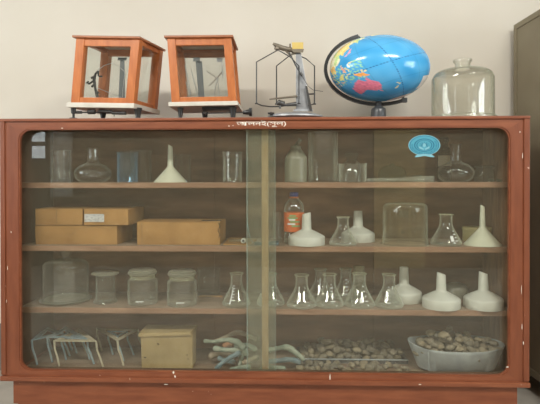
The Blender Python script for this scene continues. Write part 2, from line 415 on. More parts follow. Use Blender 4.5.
po = MB(); xp = xat(265, 0.09); po.box((xp - 0.017, 0.084, ZFL), (xp + 0.017, SF - 0.001, ZT - 0.001)); po.build('centre_post', 'post_wood', cab, bevel=0.003)
# sliding doors
def pane(x0, x1, y, name, edge_side):
    g = MB(); g.box((x0, y, oz0 - 0.004), (x1, y + 0.004, oz1 + 0.012)); o = g.build(name, 'door_glass', cab)
    e = MB(); xe = x0 if edge_side < 0 else x1
    e.box((xe - 0.002, y - 0.0006, oz0 - 0.003), (xe + 0.002, y + 0.0046, oz1 + 0.011)); e.build('ground_edge', 'pane_edge', o)
    return o
gl_l = pane(-W2 + 0.03, xat(275, 0.055), 0.055, 'sliding_glass', 1)
gl_r = pane(xat(247, 0.04), W2 - 0.03, 0.04, 'sliding_glass', -1)
tr_ = MB(); tr_.box((-W2 + 0.024, 0.03, oz0 - 0.03), (W2 - 0.024, 0.075, oz0 - 0.004)); tr_.build('door_track', 'inner_wood', cab)
tr_ = MB(); tr_.box((-W2 + 0.024, 0.03, oz1 + 0.012), (W2 - 0.024, 0.075, oz1 + 0.03)); tr_.build('door_track', 'inner_wood', cab)
df_ = MB(); df_.box((xat(247, 0.045) + .004, 0.0465, oz0), (xat(275, 0.055) - .004, 0.0475, oz1 + .01)); df_.build('dust_film', 'pane_dust', gl_l)
# chip along the lower left edge of the overlapping pane
ch = MB(); pts = [at(247, 214, 0.038), at(247.3, 222, 0.038), at(248.5, 230, 0.038), at(250, 238, 0.038), at(253, 243, 0.038)]
ch.tube(pts, 0.0016, 6); ch.build('cracked_edge', 'pane_edge', gl_r)
# emblem sticker
def ell(mb, cx, cz, a, b, y, mi, n=48, a2=None, b2=None, t0=0, t1=360, th=0.0006):
    """flat ellipse or elliptical band a little proud of the glass"""
    ks = [math.radians(t0 + (t1 - t0) * k / n) for k in range(n + 1)]
    if a2 is None:
        vs = [(cx + a * math.cos(t), y, cz + b * math.sin(t)) for t in ks[:-1]]; mb.add(vs, [tuple(range(n))], mi)
    else:
        vs = [(cx + a * math.cos(t), y, cz + b * math.sin(t)) for t in ks] + [(cx + a2 * math.cos(t), y, cz + b2 * math.sin(t)) for t in ks]
        mb.add(vs, [(k, k + 1, n + 2 + k, n + 1 + k) for k in range(n)], mi)
YS = 0.0392; sp_ = at(424.3, 145.2, YS); k = mpp(YS); A, Bz = 15.6 * k, 10.2 * k
st = MB()
ell(st, sp_.x, sp_.z, A, Bz, YS, 2); ell(st, sp_.x, sp_.z, A * .95, Bz * .95, YS - .0002, 0)
ell(st, sp_.x, sp_.z, A * .93, Bz * .93, YS - .0004, 1, a2=A * .88, b2=Bz * .88)
ell(st, sp_.x, sp_.z, A * .64, Bz * .64, YS - .0004, 1, a2=A * .57, b2=Bz * .57)
for i in range(34):                       # the ring of small lettering, unreadable at this size
    t = 150 + 240 - i * 8.6 if i < 26 else None
    if t is None: break
    ell(st, sp_.x, sp_.z, A * .83, Bz * .83, YS - .0004, 1, n=2, a2=A * .71, b2=Bz * .71, t0=t, t1=t + (4.6 if i % 3 else 3))
ell(st, sp_.x, sp_.z, A * .5, Bz * .5, YS - .0004, 1); ell(st, sp_.x, sp_.z, A * .44, Bz * .46, YS - .0006, 0)
for i in range(9):                       # leafy rays round a small lamp
    t = math.radians(-30 + i * 30); dx, dz = math.cos(t), math.sin(t)
    p = [(sp_.x + dx * A * .12 - dz * A * .03, sp_.z + dz * Bz * .12 + dx * Bz * .03), (sp_.x + dx * A * .12 + dz * A * .03, sp_.z + dz * Bz * .12 - dx * Bz * .03), (sp_.x + dx * A * .42, sp_.z + dz * Bz * .42)]
    st.add([(x, YS - .0008, z) for x, z in p], [(0, 1, 2)], 1)
ell(st, sp_.x, sp_.z, A * .1, Bz * .2, YS - .001, 2, n=12)
for s_ in (-1, 1):
    p = [(.03, -.34), (.30, -.1), (.34, -.3), (.05, -.48)]
    st.add([(sp_.x + s_ * A * x, YS - .001, sp_.z + Bz * z) for x, z in p], [(0, 1, 2, 3)], 2)
rb = [(-.62, -1.12), (-.42, -1.12), (0, -1.0), (.42, -1.12), (.66, -1.12), (.5, -.92), (.40, -.86), (0, -.80), (-.40, -.86), (-.5, -.92)]
st.add([(sp_.x + A * x, YS - .0012, sp_.z + Bz * z - .002) for x, z in rb], [tuple(range(len(rb)))], 2)
o = st.build('round_emblem_sticker', ['sticker_light', 'sticker_dark', 'sticker_white'], gl_r)
o['label'] = 'sky blue oval emblem sticker with rings and ribbon'
# hand-painted lettering on the top rail
def text(s, px0, px1, py, Y, size, m, name, parent, shear=0):
    cu = bpy.data.curves.new('t', 'FONT'); cu.body = s; cu.size = 1; cu.extrude = 0.03; cu.offset = 0.003; cu.resolution_u = 3
    to = bpy.data.objects.new('t', cu); C.objects.link(to); bpy.context.view_layer.update()
    dg = bpy.context.evaluated_depsgraph_get(); me = bpy.data.meshes.new_from_object(to.evaluated_get(dg))
    bpy.data.objects.remove(to)
    xs = [v.co.x for v in me.vertices]; zs = [v.co.y for v in me.vertices]
    if not xs: return None
    a, b = at(px0, py, Y), at(px1, py, Y)
    kx = (b.x - a.x) / (max(xs) - min(xs)); kz = size / (max(zs) - min(zs))
    for v in me.vertices:
        x, y, z = v.co; v.co = (a.x + (x - min(xs)) * kx, Y - z * 0.02, a.z + (y - min(zs)) * kz)
    me.materials.clear(); me.materials.append(MATS[m]); me.name = name
    o = bpy.data.objects.new(name, me); C.objects.link(o); o.parent = parent; return o
o = text('আলনই(সুল)', 236.5, 286, 127.2, -0.0006, 6.9 * mpp(0), 'white_paint', 'painted_lettering', cab)
if o: o['label'] = 'white hand-painted lettering on the top rail'
# knocks and drips of paint on the front
for (px, py, pw, ph) in ((173.5, 372.5, 2.2, 3.6), (175, 376.5, 1.6, 3.2), (330, 378, 1.1, 9), (166, 384.5, 4.5, 0.8), (420, 384.5, 3, 0.8), (522, 327, .6, 6), (523.5, 343, .8, 4),
                         (229, 126, 1.4, 1.4), (233, 125.6, 1, 1), (507.5, 367, 3.6, 0.9), (62, 128.2, 2.4, 1), (520, 132, .7, 2.4), (522.6, 156, 0.5, 6), (521.5, 290, 0.4, 10), (7.5, 268, .5, 5), (11, 232, 0.5, 2.4), (6.5, 301, 0.5, 4)):
    c_ = at(px, py, -0.0075 if (px > 515 or px < 9) else (-0.0155 if py > 381 else -0.001)); k = mpp(0); mb = MB(); n = 9; vs = []
    for i in range(n):
        a = 2 * PI * i / n; rr = random.uniform(.7, 1.1)
        vs.append((c_.x + math.cos(a) * pw * k / 2 * rr, c_.y, c_.z + math.sin(a) * ph * k / 2 * rr))
    vs += [(x, y + 0.0012, z) for x, y, z in vs]
    mb.add(vs, [tuple(range(n)), tuple(range(2 * n - 1, n - 1, -1))] + [(i, (i + 1) % n, n + (i + 1) % n, n + i) for i in range(n)])
    mb.build('paint_chip', 'white_paint', cab)
# plinth, set back a little with a stepped foot at the left
pl = MB(); x0, x1 = xat(12, 0.01), xat(518, 0.01); pl.box((x0, 0.012, 0.075), (x1, CDEP - 0.01, ZB)); pl.build('plinth', 'red_wood', cab, bevel=0.003)
pl = MB(); pl.box((x0 + 0.02, 0.02, 0.0), (x0 + 0.3, CDEP - 0.02, 0.075)); pl.build('foot', 'red_wood', cab, bevel=0.003)
pl = MB(); pl.box((x1 - 0.3, 0.02, 0.0), (x1 - 0.02, CDEP - 0.02, 0.075)); pl.build('foot', 'red_wood', cab, bevel=0.003)
pl = MB(); pl.box((x0 + 0.3, 0.05, 0.0), (x1 - 0.3, CDEP - 0.03, 0.075)); pl.build('foot', 'dark_gap', cab, bevel=0.003)  # near-black block between the feet: shade under the plinth put into colour

# ------------------------------------------------------------------ steel almirah at the right
AX = xat(513.5, WY - 0.05)
zt_ = at(513.5, 25.5, WY - 0.05).z
al = thing('steel_almirah', (AX, 0, 0), 'tall olive-brown painted steel almirah standing right of the wooden cabinet', 'almirah')
a0 = Vector((AX, WY - 0.05, 0)); dirn = Vector((0.055, -1, 0)).normalized(); nrm = Vector((0.998, 0.055, 0))
def P_(u, v, z): return a0 + dirn * u + nrm * v + Vector((0, 0, z))
mb = MB(); mb.hexa([P_(0, 0.004, 0.1), P_(0, 0.9, 0.1), P_(0.56, 0.004, 0.1), P_(0.56, 0.9, 0.1), P_(0, 0.004, zt_), P_(0, 0.9, zt_), P_(0.56, 0.004, zt_), P_(0.56, 0.9, zt_)])
mb.build('body', 'almirah_paint', al, bevel=0.004, loc=(AX, 0, 0))
mb = MB()
for (u0, u1, zz0, zz1) in ((0, 0.56, zt_ - 0.03, zt_ + 0.001), (0, 0.03, 0.1, zt_ - 0.03), (0.53, 0.56, 0.1, zt_ - 0.03), (0, 0.56, 0.1, 0.14)):
    mb.hexa([P_(u0, -0.002, zz0), P_(u0, 0.006, zz0), P_(u1, -0.002, zz0), P_(u1, 0.006, zz0), P_(u0, -0.002, zz1), P_(u0, 0.006, zz1), P_(u1, -0.002, zz1), P_(u1, 0.006, zz1)])
mb.build('side_rim', 'almirah_paint', al, loc=(AX, 0, 0))
for (u, v) in ((0.03, 0.03), (0.5, 0.03), (0.03, 0.85), (0.5, 0.85)):
    mb = MB(); p = P_(u, v, 0); mb.box((p.x - 0.02, p.y - 0.02, 0), (p.x + 0.02, p.y + 0.02, 0.1)); mb.build('leg', 'almirah_dark', al, loc=(AX, 0, 0))

# ------------------------------------------------------------------ balances in glazed cases
def lerp3(c, u, v, w_):
    return sum(((c[i + 2 * j + 4 * k_] * ((u if i else 1 - u) * (v if j else 1 - v) * (w_ if k_ else 1 - w_))) for i in (0, 1) for j in (0, 1) for k_ in (0, 1)), Vector())
def hx(mb, c, u0, u1, v0, v1, w0, w1, mi=0):
    mb.hexa([lerp3(c, u, v, w_) for w_ in (w0, w1) for v in (v0, v1) for u in (u0, u1)], mi)
def case(t, loc, c, pu, pv, pw_, slab, roof, sash=True):
    """glazed wooden case: four posts, rails, panes, a roof board and a pale base slab"""
    for (u, v) in ((0, 0), (1, 0), (0, 1), (1, 1)):
        mb = MB(); hx(mb, c, u * (1 - pu), pu + u * (1 - pu), v * (1 - pv), pv + v * (1 - pv), 0, 1); mb.build('post', 'orange_wood', t, bevel=0.0015, loc=loc)
    for w_ in (0, 1):
        for v in (0, 1):
            mb = MB(); hh = pw_ * (1.0 if w_ == 0 else 1.35); w0, w1 = (0, hh) if w_ == 0 else (1 - hh, 1)
            hx(mb, c, pu, 1 - pu, v * (1 - pv) + pv * .1, pv * .9 + v * (1 - pv), w0, w1); mb.build('rail', 'orange_wood', t, bevel=0.0015, loc=loc)
        for u in (0, 1):
            mb = MB(); hh = pw_ * .8; w0, w1 = (0, hh) if w_ == 0 else (1 - hh, 1)
            hx(mb, c, u * (1 - pu) + pu * .15, pu * .85 + u * (1 - pu), pv, 1 - pv, w0, w1); mb.build('rail', 'orange_wood', t, bevel=0.0015, loc=loc)
    for (a) in ((pu, 1 - pu, pv * .45, pv * .55), (pu, 1 - pu, 1 - pv * .55, 1 - pv * .45)):
        mb = MB(); hx(mb, c, *a, pw_, 1 - pw_ * 1.3); mb.build('pane', 'pane_glass', t, loc=loc)
    for u in (0, 1):
        mb = MB(); uu = u * (1 - pu) + pu * .5; hx(mb, c, uu - .005, uu + .005, pv, 1 - pv, pw_ * .8, 1 - pw_ * .8); mb.build('pane', 'pane_glass', t, loc=loc)
    mb = MB(); hx(mb, c, *roof); mb.build('roof_board', 'roof_wood', t, bevel=0.003, loc=loc)
    mb = MB(); hx(mb, c, pu, 1 - pu, pv, 1 - pv, .985, 1.0); mb.build('ceiling_lining', 'cream_slab', t, loc=loc)
    mb = MB(); hx(mb, c, *slab); mb.build('base_slab', 'cream_slab', t, bevel=0.003, loc=loc)

# --- balance 1
Yf = 0.03; loc = (xat(104, 0.13), 0.13, ZTOP)
t = thing('cased_balance', loc, 'leaning orange-brown wooden balance case with its glazed right side showing, nearest the left end', 'balance', 'cased balances on top of the cabinet')
fb = [at(70.8, 102.6, Yf), at(133.4, 103.4, Yf)]; ft = [at(76.2, 38, Yf), at(139.6, 39, Yf)]; sh = Vector((0.062, 0.235, 0))
c = [fb[0], fb[1], fb[0] + sh, fb[1] + sh, ft[0], ft[1], ft[0] + sh, ft[1] + sh]
slab_h = 0.075
case(t, loc, c, 0.13, 0.14, 0.085, (-0.045, 1.03, -0.04, 1.05, -slab_h, 0.0), (-0.045, 1.02, -0.05, 1.06, 1.0, 1.035))
zbase = fb[0].z - slab_h * (ft[0].z - fb[0].z)
def foot(t, loc, px, Y, zb, r=0.012, disc=False, name='foot'):
    x = xat(px, Y, 115); mb = MB(); h = zb - ZTOP
    p = [(0, 0), (r * .8, 0), (r * .75, h * .3), (r * 1.1, h * .75), (r * 1.3, h), (0, h)]
    if disc: p = [(0, 0), (r * 1.7, 0), (r * 1.7, h * .14), (r * .5, h * .2), (r * .5, h * .5), (r * 1.0, h * .55), (r * 1.1, h), (0, h)]
    mb.lathe(p, (x, Y, ZTOP), 16); mb.build(name, 'black_metal', t, loc=loc)
foot(t, loc, 73.5, 0.05, zbase, disc=True, name='levelling_screw'); foot(t, loc, 138, 0.07, zbase, 0.017); foot(t, loc, 103, 0.2, zbase, 0.014)
mb = MB(); mb.tube([at(76, 112.3, .05), at(126, 112.3, .05)], 0.004); mb.tube([at(76, 112.3, .05), at(82, 112.3, .05)], 0.0075); mb.tube([at(88, 111.8, .05), at(95, 111.8, .05)], 0.0125)
mb.tube([at(99, 111.2, .05), at(112, 111.8, .05)], 0.0095); mb.tube([at(112, 113, .05), at(126, 113.4, .05)], 0.008)
mb.tube([at(114, 113, .05), at(114.2, 116.3, .05)], 0.0025)
mb.build('arrest_rod', 'black_metal', t, loc=loc)
Yi = 0.13
mb = MB()      # dark column with ornament and pan hangers
mb.hexa([at(x, y, Y) for y, xs in ((98, (118.5, 125)), (58, (120.3, 124.5))) for Y in (Yi, Yi + .03) for x in xs])
mb.hexa([at(x, y, Y) for y, xs in ((60.5, (117.5, 126.5)), (57.5, (118, 127))) for Y in (Yi - .005, Yi + .035) for x in xs])
mb.build('pillar', 'grey_column', t, bevel=0.001, loc=loc)
mb = MB()
mb.tube([at(97.5, 97, Yi), at(95.2, 88, Yi), at(94, 80, Yi), at(95.5, 74, Yi), at(98, 71, Yi)], [.009, .007, .009, .006, .005])
mb.tube([at(95, 80, Yi), at(89, 84, Yi), at(87.5, 82, Yi)], [.006, .005, .009]); mb.tube([at(94, 77, Yi), at(91, 78, Yi)], .006)
mb.tube([at(98, 71, Yi), at(98.5, 76, Yi), at(102, 76.5, Yi)], [.007, .004, .005]); mb.tube([at(94.5, 84, Yi), at(91.5, 87, Yi)], .006); mb.tube([at(94.5, 90, Yi), at(99, 93, Yi)], .004)
mb.build('beam_arrest', 'black_metal', t, loc=loc)
mb = MB(); mb.tube([at(97, 71, Yi), at(104, 65.5, Yi), at(112, 63, Yi), at(118, 66, Yi), at(124, 71, Yi), at(125.5, 76, Yi)], .0018, 6)
mb.tube([at(97.5, 88, Yi), at(110, 93, Yi), at(118, 96, Yi)], .002, 6); mb.tube([at(125, 72, Yi), at(123.5, 84, Yi), at(122.5, 97, Yi)], .0018, 6); mb.tube([at(82, 82, Yi), at(88, 84, Yi)], .0016, 6)
mb.build('pan_hanger', 'steel_wire', t, loc=loc)

# --- balance 2
Yf = 0.05; loc = (xat(202, 0.14), 0.14, ZTOP)
t = thing('cased_balance', loc, 'squarer orange-brown wooden balance case seen head-on, with a black control knob at its lower right', 'balance', 'cased balances on top of the cabinet')
fb = [at(171.6, 102.4, Yf), at(236.6, 101.2, Yf)]; ft = [at(167, 38.2, Yf), at(231.2, 37.6, Yf)]; sh = Vector((0.0, 0.24, 0))
c = [fb[0], fb[1], fb[0] + sh, fb[1] + sh, ft[0], ft[1], ft[0] + sh, ft[1] + sh]
case(t, loc, c, 0.125, 0.14, 0.08, (-0.045, 1.02, -0.05, 1.05, -0.065, 0.0), (-0.04, 1.035, -0.05, 1.06, 1.0, 1.035))
zbase = fb[0].z - 0.075 * (ft[0].z - fb[0].z)
foot(t, loc, 180.5, 0.08, zbase, 0.013); foot(t, loc, 233, 0.08, zbase, 0.016); foot(t, loc, 205, 0.24, zbase, 0.014)
mb = MB(); mb.tube([at(203, 113, .07), at(206, 114, .07)], 0.009); mb.tube([at(204, 113.4, .07), at(244, 112.4, .07)], 0.0028)
mb.box(at(202, 109.5, .07), at(236, 106.8, .12)); mb.build('arrest_rod', 'black_metal', t, loc=loc)
mb = MB(); mb.tube([at(243, 112.4, .07), at(246, 112.3, .07), at(249.4, 112, .07)], [.009, .012, .015], 16); mb.tube([at(249.2, 112, .07), at(252, 112, .07)], .021, 18); mb.build('control_knob', 'plastic_black', t, loc=loc)
Yi = 0.15
mb = MB(); mb.hexa([at(x, y, Y) for y, xs in ((97, (198.5, 204.5)), (61, (195.5, 202))) for Y in (Yi, Yi + .03) for x in xs])
mb.hexa([at(x, y, Y) for y, xs in ((61.5, (193, 200)), (57.5, (193.5, 200))) for Y in (Yi - .01, Yi + .035) for x in xs]); mb.build('pillar', 'grey_column', t, bevel=0.001, loc=loc)
mb = MB()
for a, b in (((185, 65), (191, 96)), ((191, 70), (198, 96)), ((186, 82), (190, 95)), ((206, 71), (217, 78)), ((217, 78), (222, 72)), ((217, 78), (209, 86)), ((217.5, 78), (219, 96)), ((217, 78), (214, 95)), ((222, 62), (222.5, 78))):
    mb.tube([at(*a, Yi), at(*b, Yi)], .0027, 6)
mb.lathe([(0, 0), (.006, .002), (.006, .006), (0, .008)], at(217.3, 79, Yi), 10); mb.build('pan_hanger', 'steel_wire', t, loc=loc)
mb = MB(); mb.hexa([at(x, y, Y) for y, xs in ((62, (217, 222)), (58, (216.5, 223))) for Y in (Yi, Yi + .02) for x in xs]); mb.build('end_piece', 'aluminium', t, bevel=0.001, loc=loc)
mb = MB(); hx(mb, c, .14, .86, .78, .84, .84, .92); mb.build('inner_rail', 'roof_wood', t, loc=loc)

# ------------------------------------------------------------------ open balance
Yo = 0.14; ob = at(295, 114, Yo); loc = (ob.x, Yo, ZTOP)
t = thing('open_balance', loc, 'uncased grey metal beam balance with wire stirrups between the second glass case and the globe', 'balance')
mb = MB(); mb.lathe([(0, .010), (.13, .010), (.146, .017), (.144, .024), (.115, .034), (.07, .039), (0, .04)], loc, 48, sy=.62); mb.build('base_plate', 'aluminium', t, loc=loc)
for px, Y in ((271, 0.09), (319, 0.10), (297, 0.21)):
    x = xat(px, Y, 112); mb = MB(); mb.lathe([(0, 0), (.015, 0), (.015, .007), (.005, .009), (.005, .02), (0, .02)] if px != 271 else [(0, 0), (.009, 0), (.006, .012), (.006, .026), (.016, .028), (.018, .035), (.004, .037), (0, .042)], (x, Y, ZTOP), 14)
    mb.build('levelling_screw', 'dark_metal', t, loc=loc)
mb = MB(); mb.hexa([at(x, y, Y) for y, xs, d in ((111.5, (296, 311.5), .035), (53, (295.8, 301), .015)) for Y in (Yo - d, Yo + d) for x in xs])
mb.hexa([at(x, y, Y) for y, xs, d in ((111.5, (293, 313), .042), (109, (294, 312.5), .04)) for Y in (Yo - d, Yo + d) for x in xs]); mb.build('pillar', 'aluminium', t, bevel=0.002, loc=loc)
mb = MB(); mb.hexa([at(x, y, Y) for y, xs in ((49, (292.3, 303.3)), (42.3, (291.8, 303.3))) for Y in (Yo - .025, Yo + .025) for x in xs]); mb.build('knife_edge_block', 'yellow_block', t, bevel=0.002, loc=loc)
mb = MB(); mb.hexa([at(x, y, Y) for y, xs in ((52.5, (293.5, 303)), (49, (291, 304))) for Y in (Yo - .028, Yo + .028) for x in xs])
mb.tube([at(273, 43.5, Yo - .03), at(277, 46, Yo - .03), at(284, 48.5, Yo - .02), at(292, 50, Yo), at(297, 53, Yo)], [.006, .013, .014, .013, .01], 8)
mb.tube([at(277, 47.5, Yo - .03), at(277, 49.5, Yo - .03)], .014); mb.tube([at(290, 43.8, Yo), at(290, 48, Yo)], .004); mb.tube([at(284, 49, Yo - .02), at(290, 55, Yo - .02), at(300, 52, Yo)], .005)
mb.build('beam', 'bronze', t, loc=loc)
for (ax, ay), (lx, ly), (rx, ry), bl, Ya in (((278, 50), (256.5, 62), (299, 66), 103.5, Yo - .05), ((293, 53), (276.5, 66), (314.5, 66), 104, Yo + .045)):
    mb = MB(); mb.tube([at(lx, bl, Ya), at(lx, ly, Ya), at(ax, ay, Ya), at((ax + rx) / 2 + 2, (ay + ry) / 2 - 1, Ya), at(rx, ry, Ya), at(rx, bl, Ya)], .0034, 8)
    for x in (lx, rx): mb.tube([at(x - 1.5, bl, Ya), at(x + 1.5, bl, Ya)], .004)
    mb.build('stirrup', 'dark_metal', t, loc=loc)
mb = MB(); mb.tube([at(257, 103.6, Yo - .05), at(262, 105.6, Yo - .05), at(270, 106.6, Yo - .05), at(280, 106.5, Yo - .04), at(292, 104.5, Yo - .03)], .0035, 8); mb.build('pan_wire', 'dark_metal', t, loc=loc)
mb = MB(); mb.tube([at(269.5, 99.3, Yo - .06), at(280, 98, Yo - .05), at(297, 96.2, Yo - .04)], [.004, .005, .006], 8); mb.build('lever_rod', 'bronze', t, loc=loc)
mb = MB(); mb.tube([at(276.5, 104, Yo - .07), at(279, 102.5, Yo - .07), at(284, 104, Yo - .07), at(285, 105, Yo - .07), at(296, 104, Yo - .05)], [.008, .015, .013, .007, .011], 12)
mb.tube([at(280, 105, Yo - .07), at(280, 108.5, Yo - .07)], .006); mb.build('arrest_knob', 'dark_metal', t, loc=loc)
mb = MB(); mb.tube([at(289, 52, Yo - .045), at(296, 66, Yo - .045), at(302, 76, Yo - .045)], .004, 8); mb.tube([at(302, 76, Yo - .045), at(308, 86, Yo - .045), at(313, 90, Yo - .045), at(323, 91.5, Yo - .045)], .0014, 6)
mb.tube([at(300.5, 73, Yo - .045), at(302.5, 76, Yo - .045)], .008, 8); mb.build('pointer', 'dark_metal', t, loc=loc)
mb = MB(); mb.hexa([at(x, y, Y) for y, xs in ((111, (309.5, 312.5)), (86, (305.2, 307.2))) for Y in (Yo - .05, Yo - .04) for x in xs]); mb.tube([at(308, 94.2, Yo - .045), at(315, 93.8, Yo - .045)], .004); mb.tube([at(308, 106, Yo - .045), at(315, 103.5, Yo - .045)], .003)
mb.build('scale_arm', 'dark_metal', t, bevel=0, loc=loc)

# ------------------------------------------------------------------ globe
Yg = 0.26; gc = at(379.3, 68.8, Yg); kg = mpp(Yg); loc = (xat(379, Yg), Yg, ZTOP)
t = thing('globe', loc, 'blue desk globe on a short black foot, showing pink Australia', 'globe')
LAND = {  # coarse coastlines, lon/lat
 'aus': ((.86, .26, .40), [(114, -22), (114, -34), (118, -35), (124, -33), (131, -31.5), (137, -35), (140, -38), (147, -38.5), (150, -37), (153, -31), (153, -26), (149, -21), (146, -18), (143, -11), (141, -17), (136, -15), (136, -12), (131, -11.5), (126, -14), (122, -18)]),
 'tas': ((1.0, .42, .5), [(145, -41), (148, -41), (147.5, -43.5), (146, -43.5)]),
 'nz1': ((.75, .75, .45), [(173, -35), (178, -38), (175, -41.5), (174, -39)]), 'nz2': ((.75, .75, .45), [(173, -41), (174, -42), (170, -46), (167, -46)]),
 'png': ((1.0, .42, .1), [(131, -1), (138, -2), (145, -5), (150, -10), (143, -9), (138, -8), (134, -4)]),
 'bor': ((.85, .8, .3), [(109, 1), (115, 5), (119, 5), (117, -1), (115, -4), (110, -3)]), 'sum': ((.55, .8, .4), [(95, 5), (100, 1), (106, -5), (103, -5), (98, 1)]),
 'jav': ((.95, .6, .3), [(106, -6), (114, -7), (114, -8.5), (106, -7.5)]), 'sul': ((.6, .85, .4), [(119, 0), (125, 1.5), (122, -1), (123, -5), (120, -5)]), 'phi': ((.9, .45, .35), [(120, 18), (122, 18), (126, 7), (122, 7), (120, 13)]),
 'asia': ((.92, .78, .30), [(30, 70), (70, 73), (105, 77), (140, 73), (178, 69), (178, 62), (160, 60), (156, 51), (150, 59), (137, 54), (140, 47), (130, 42), (127, 35), (122, 40), (118, 39), (122, 30), (115, 22), (108, 20), (109, 12), (105, 9), (100, 13), (103, 2), (98, 10), (94, 17), (90, 22), (80, 14), (77, 8), (72, 20), (62, 25), (57, 26), (50, 30), (57, 18), (45, 13), (35, 30), (30, 40)]),
 'jap': ((1., .4, .5), [(130, 32), (136, 34), (141, 36), (142, 42), (145, 44), (140, 43), (136, 36)]),
 'afr': ((.9, .6, .35), [(-16, 15), (-6, 35), (10, 37), (32, 31), (43, 12), (51, 11), (40, -5), (40, -16), (33, -27), (20, -35), (12, -18), (9, 2), (5, 5), (-8, 5)]),
 'eur': ((.8, .85, .45), [(-9, 37), (-9, 43), (0, 48), (8, 55), (6, 62), (25, 71), (40, 66), (40, 45), (25, 38), (15, 40), (5, 43)]),
 'nam': ((.9, .85, .4), [(-165, 62), (-155, 71), (-120, 70), (-90, 72), (-80, 62), (-60, 52), (-70, 43), (-81, 30), (-90, 30), (-97, 25), (-90, 16), (-80, 8), (-95, 15), (-110, 25), (-122, 35), (-125, 48), (-140, 60)]),
 'sam': ((.5, .8, .4), [(-78, 8), (-60, 9), (-50, 0), (-35, -7), (-40, -22), (-57, -37), (-66, -50), (-72, -52), (-73, -35), (-70, -18), (-81, -5)]),
}
def inside(poly, x, y):
    r = False; j = len(poly) - 1
    for i in range(len(poly)):
        xi, yi = poly[i]; xj, yj = poly[j]
        if (yi > y) != (yj > y) and x < (xj - xi) * (y - yi) / (yj - yi) + xi: r = not r
        j = i
    return r
def globe_col(lon, lat):
    n = noise.noise(Vector((lon * .05, lat * .05, 3))); n2 = noise.noise(Vector((lon * .35, lat * .35, 9)))
    lo2, la2 = lon + n2 * 1.5, lat + noise.noise(Vector((lat * .35, lon * .35, 5))) * 1.5
    for k_, (col, poly) in LAND.items():
        if inside(poly, lo2, la2):
            f = 1 + .25 * n2; c_ = Vector(col) * f
            if k_ == 'asia':
                m_ = int((lon + 20 * n) // 22 + (lat + 20 * n) // 14) % 4; c_ = [Vector((.92, .8, .3)), Vector((.95, .62, .2)), Vector((.9, .88, .6)), Vector((.6, .8, .35))][m_] * f
            return c_
    if lat < -72: return Vector((.88, .9, .92))
    if -140 < lon < -112 and -62 < lat < -38: return Vector((.85, .87, .86))
    base = Vector((.05, .36, .74)).lerp(Vector((.11, .47, .84)), .5 + n)
    if 92 < lon < 150 and -12 < lat < 20 and n2 > .16: base = Vector((.35, .75, .45)) if n > 0 else Vector((.9, .8, .35))
    for g0 in range(-180, 181, 30):
        if abs(lon - g0) < .5: base = base * .88
    for g0 in range(-60, 61, 30):
        if abs(lat - g0) < .5: base = base * .88
    if abs(lat) < 0.9 or abs(abs(lon) - 180) < .7:
        if int((lon if abs(lat) < .9 else lat) * .5) % 2: base = Vector((.02, .1, .35))
    return base
NU, NV = 300, 150
tilt = -0.43; sublat = math.radians(4); sublon = math.radians(176)
Rg = Matrix.Rotation(tilt, 3, 'Y') @ Matrix.Rotation(sublat, 3, 'X')
vs = []; cols = []; fs = []
for j in range(NV + 1):
    la = PI / 2 - PI * j / NV
    for i in range(NU):
        lo = -PI + 2 * PI * i / NU; d = lo - sublon
        p = Rg @ Vector((math.cos(la) * math.sin(d), -math.cos(la) * math.cos(d), math.sin(la)))
        vs.append(gc + Vector((p.x * 49.0 * kg, p.y * 38 * kg, p.z * 32.2 * kg))); cols.append((*globe_col(math.degrees(lo), math.degrees(la)), 1))
for j in range(NV):
    for i in range(NU):
        i2 = (i + 1) % NU; fs.append((j * NU + i, j * NU + i2, (j + 1) * NU + i2, (j + 1) * NU + i))
me = bpy.data.meshes.new('printed_ball'); me.from_pydata([v - Vector(loc) for v in vs], [], fs); me.materials.append(MATS['globe_print'])
ca = me.color_attributes.new('paint', 'FLOAT_COLOR', 'POINT')
for i, c_ in enumerate(cols): ca.data[i].color = c_
me.polygons.foreach_set('use_smooth', [True] * len(fs))
o = bpy.data.objects.new('printed_ball', me); C.objects.link(o); o.parent = t
def gp(a, k_=1.0):   # point on the meridian plane, angle in degrees anticlockwise from +x
    a = math.radians(a); return gc + Vector((math.cos(a) * 49.0 * kg * k_, 0, math.sin(a) * 32.2 * kg * k_))
axN = Rg @ Vector((0, 0, 1)); axS = -axN
pts = []
for k_ in range(25):
    a = math.radians(113 + (297 - 113) * k_ / 24); pts.append(gc + Vector((math.cos(a) * 53.2 * kg, 0, math.sin(a) * 35.2 * kg)))
mb = MB(); vs = []; n = len(pts)
for i, p in enumerate(pts):
    a = math.radians(113 + (297 - 113) * i / 24); nn = Vector((math.cos(a), 0, math.sin(a)))
    for du, dv in ((-.009, -.013), (.009, -.013), (.009, .013), (-.009, .013)): vs.append(p + nn * du + Vector((0, dv, 0)))
fs = [(4 * i + k_, 4 * i + (k_ + 1) % 4, 4 * i + 4 + (k_ + 1) % 4, 4 * i + 4 + k_) for i in range(n - 1) for k_ in range(4)] + [(3, 2, 1, 0), (4 * n - 4, 4 * n - 3, 4 * n - 2, 4 * n - 1)]
mb.add(vs, fs); mb.build('meridian_arc', 'plastic_black', t, bevel=0.0015, loc=loc)
for a, b in ((pts[0], gp(111, .98)), (pts[-1], gp(299, .98))):
    mb = MB(); mb.tube([a + (a - b) * .25, b], .005, 10); mb.build('axis_pin', 'dark_metal', t, loc=loc)
mb = MB(); e = pts[-1]; mb.hexa([e + Vector((dx, dy, dz)) for dz in (-.012, .012) for dy in (-.014, .014) for dx in (-.012, .016)]); mb.build('end_clip', 'grey_plastic', t, bevel=.002, loc=loc)
p = at(378, 103, Yg); hh = p.z - ZTOP + .006
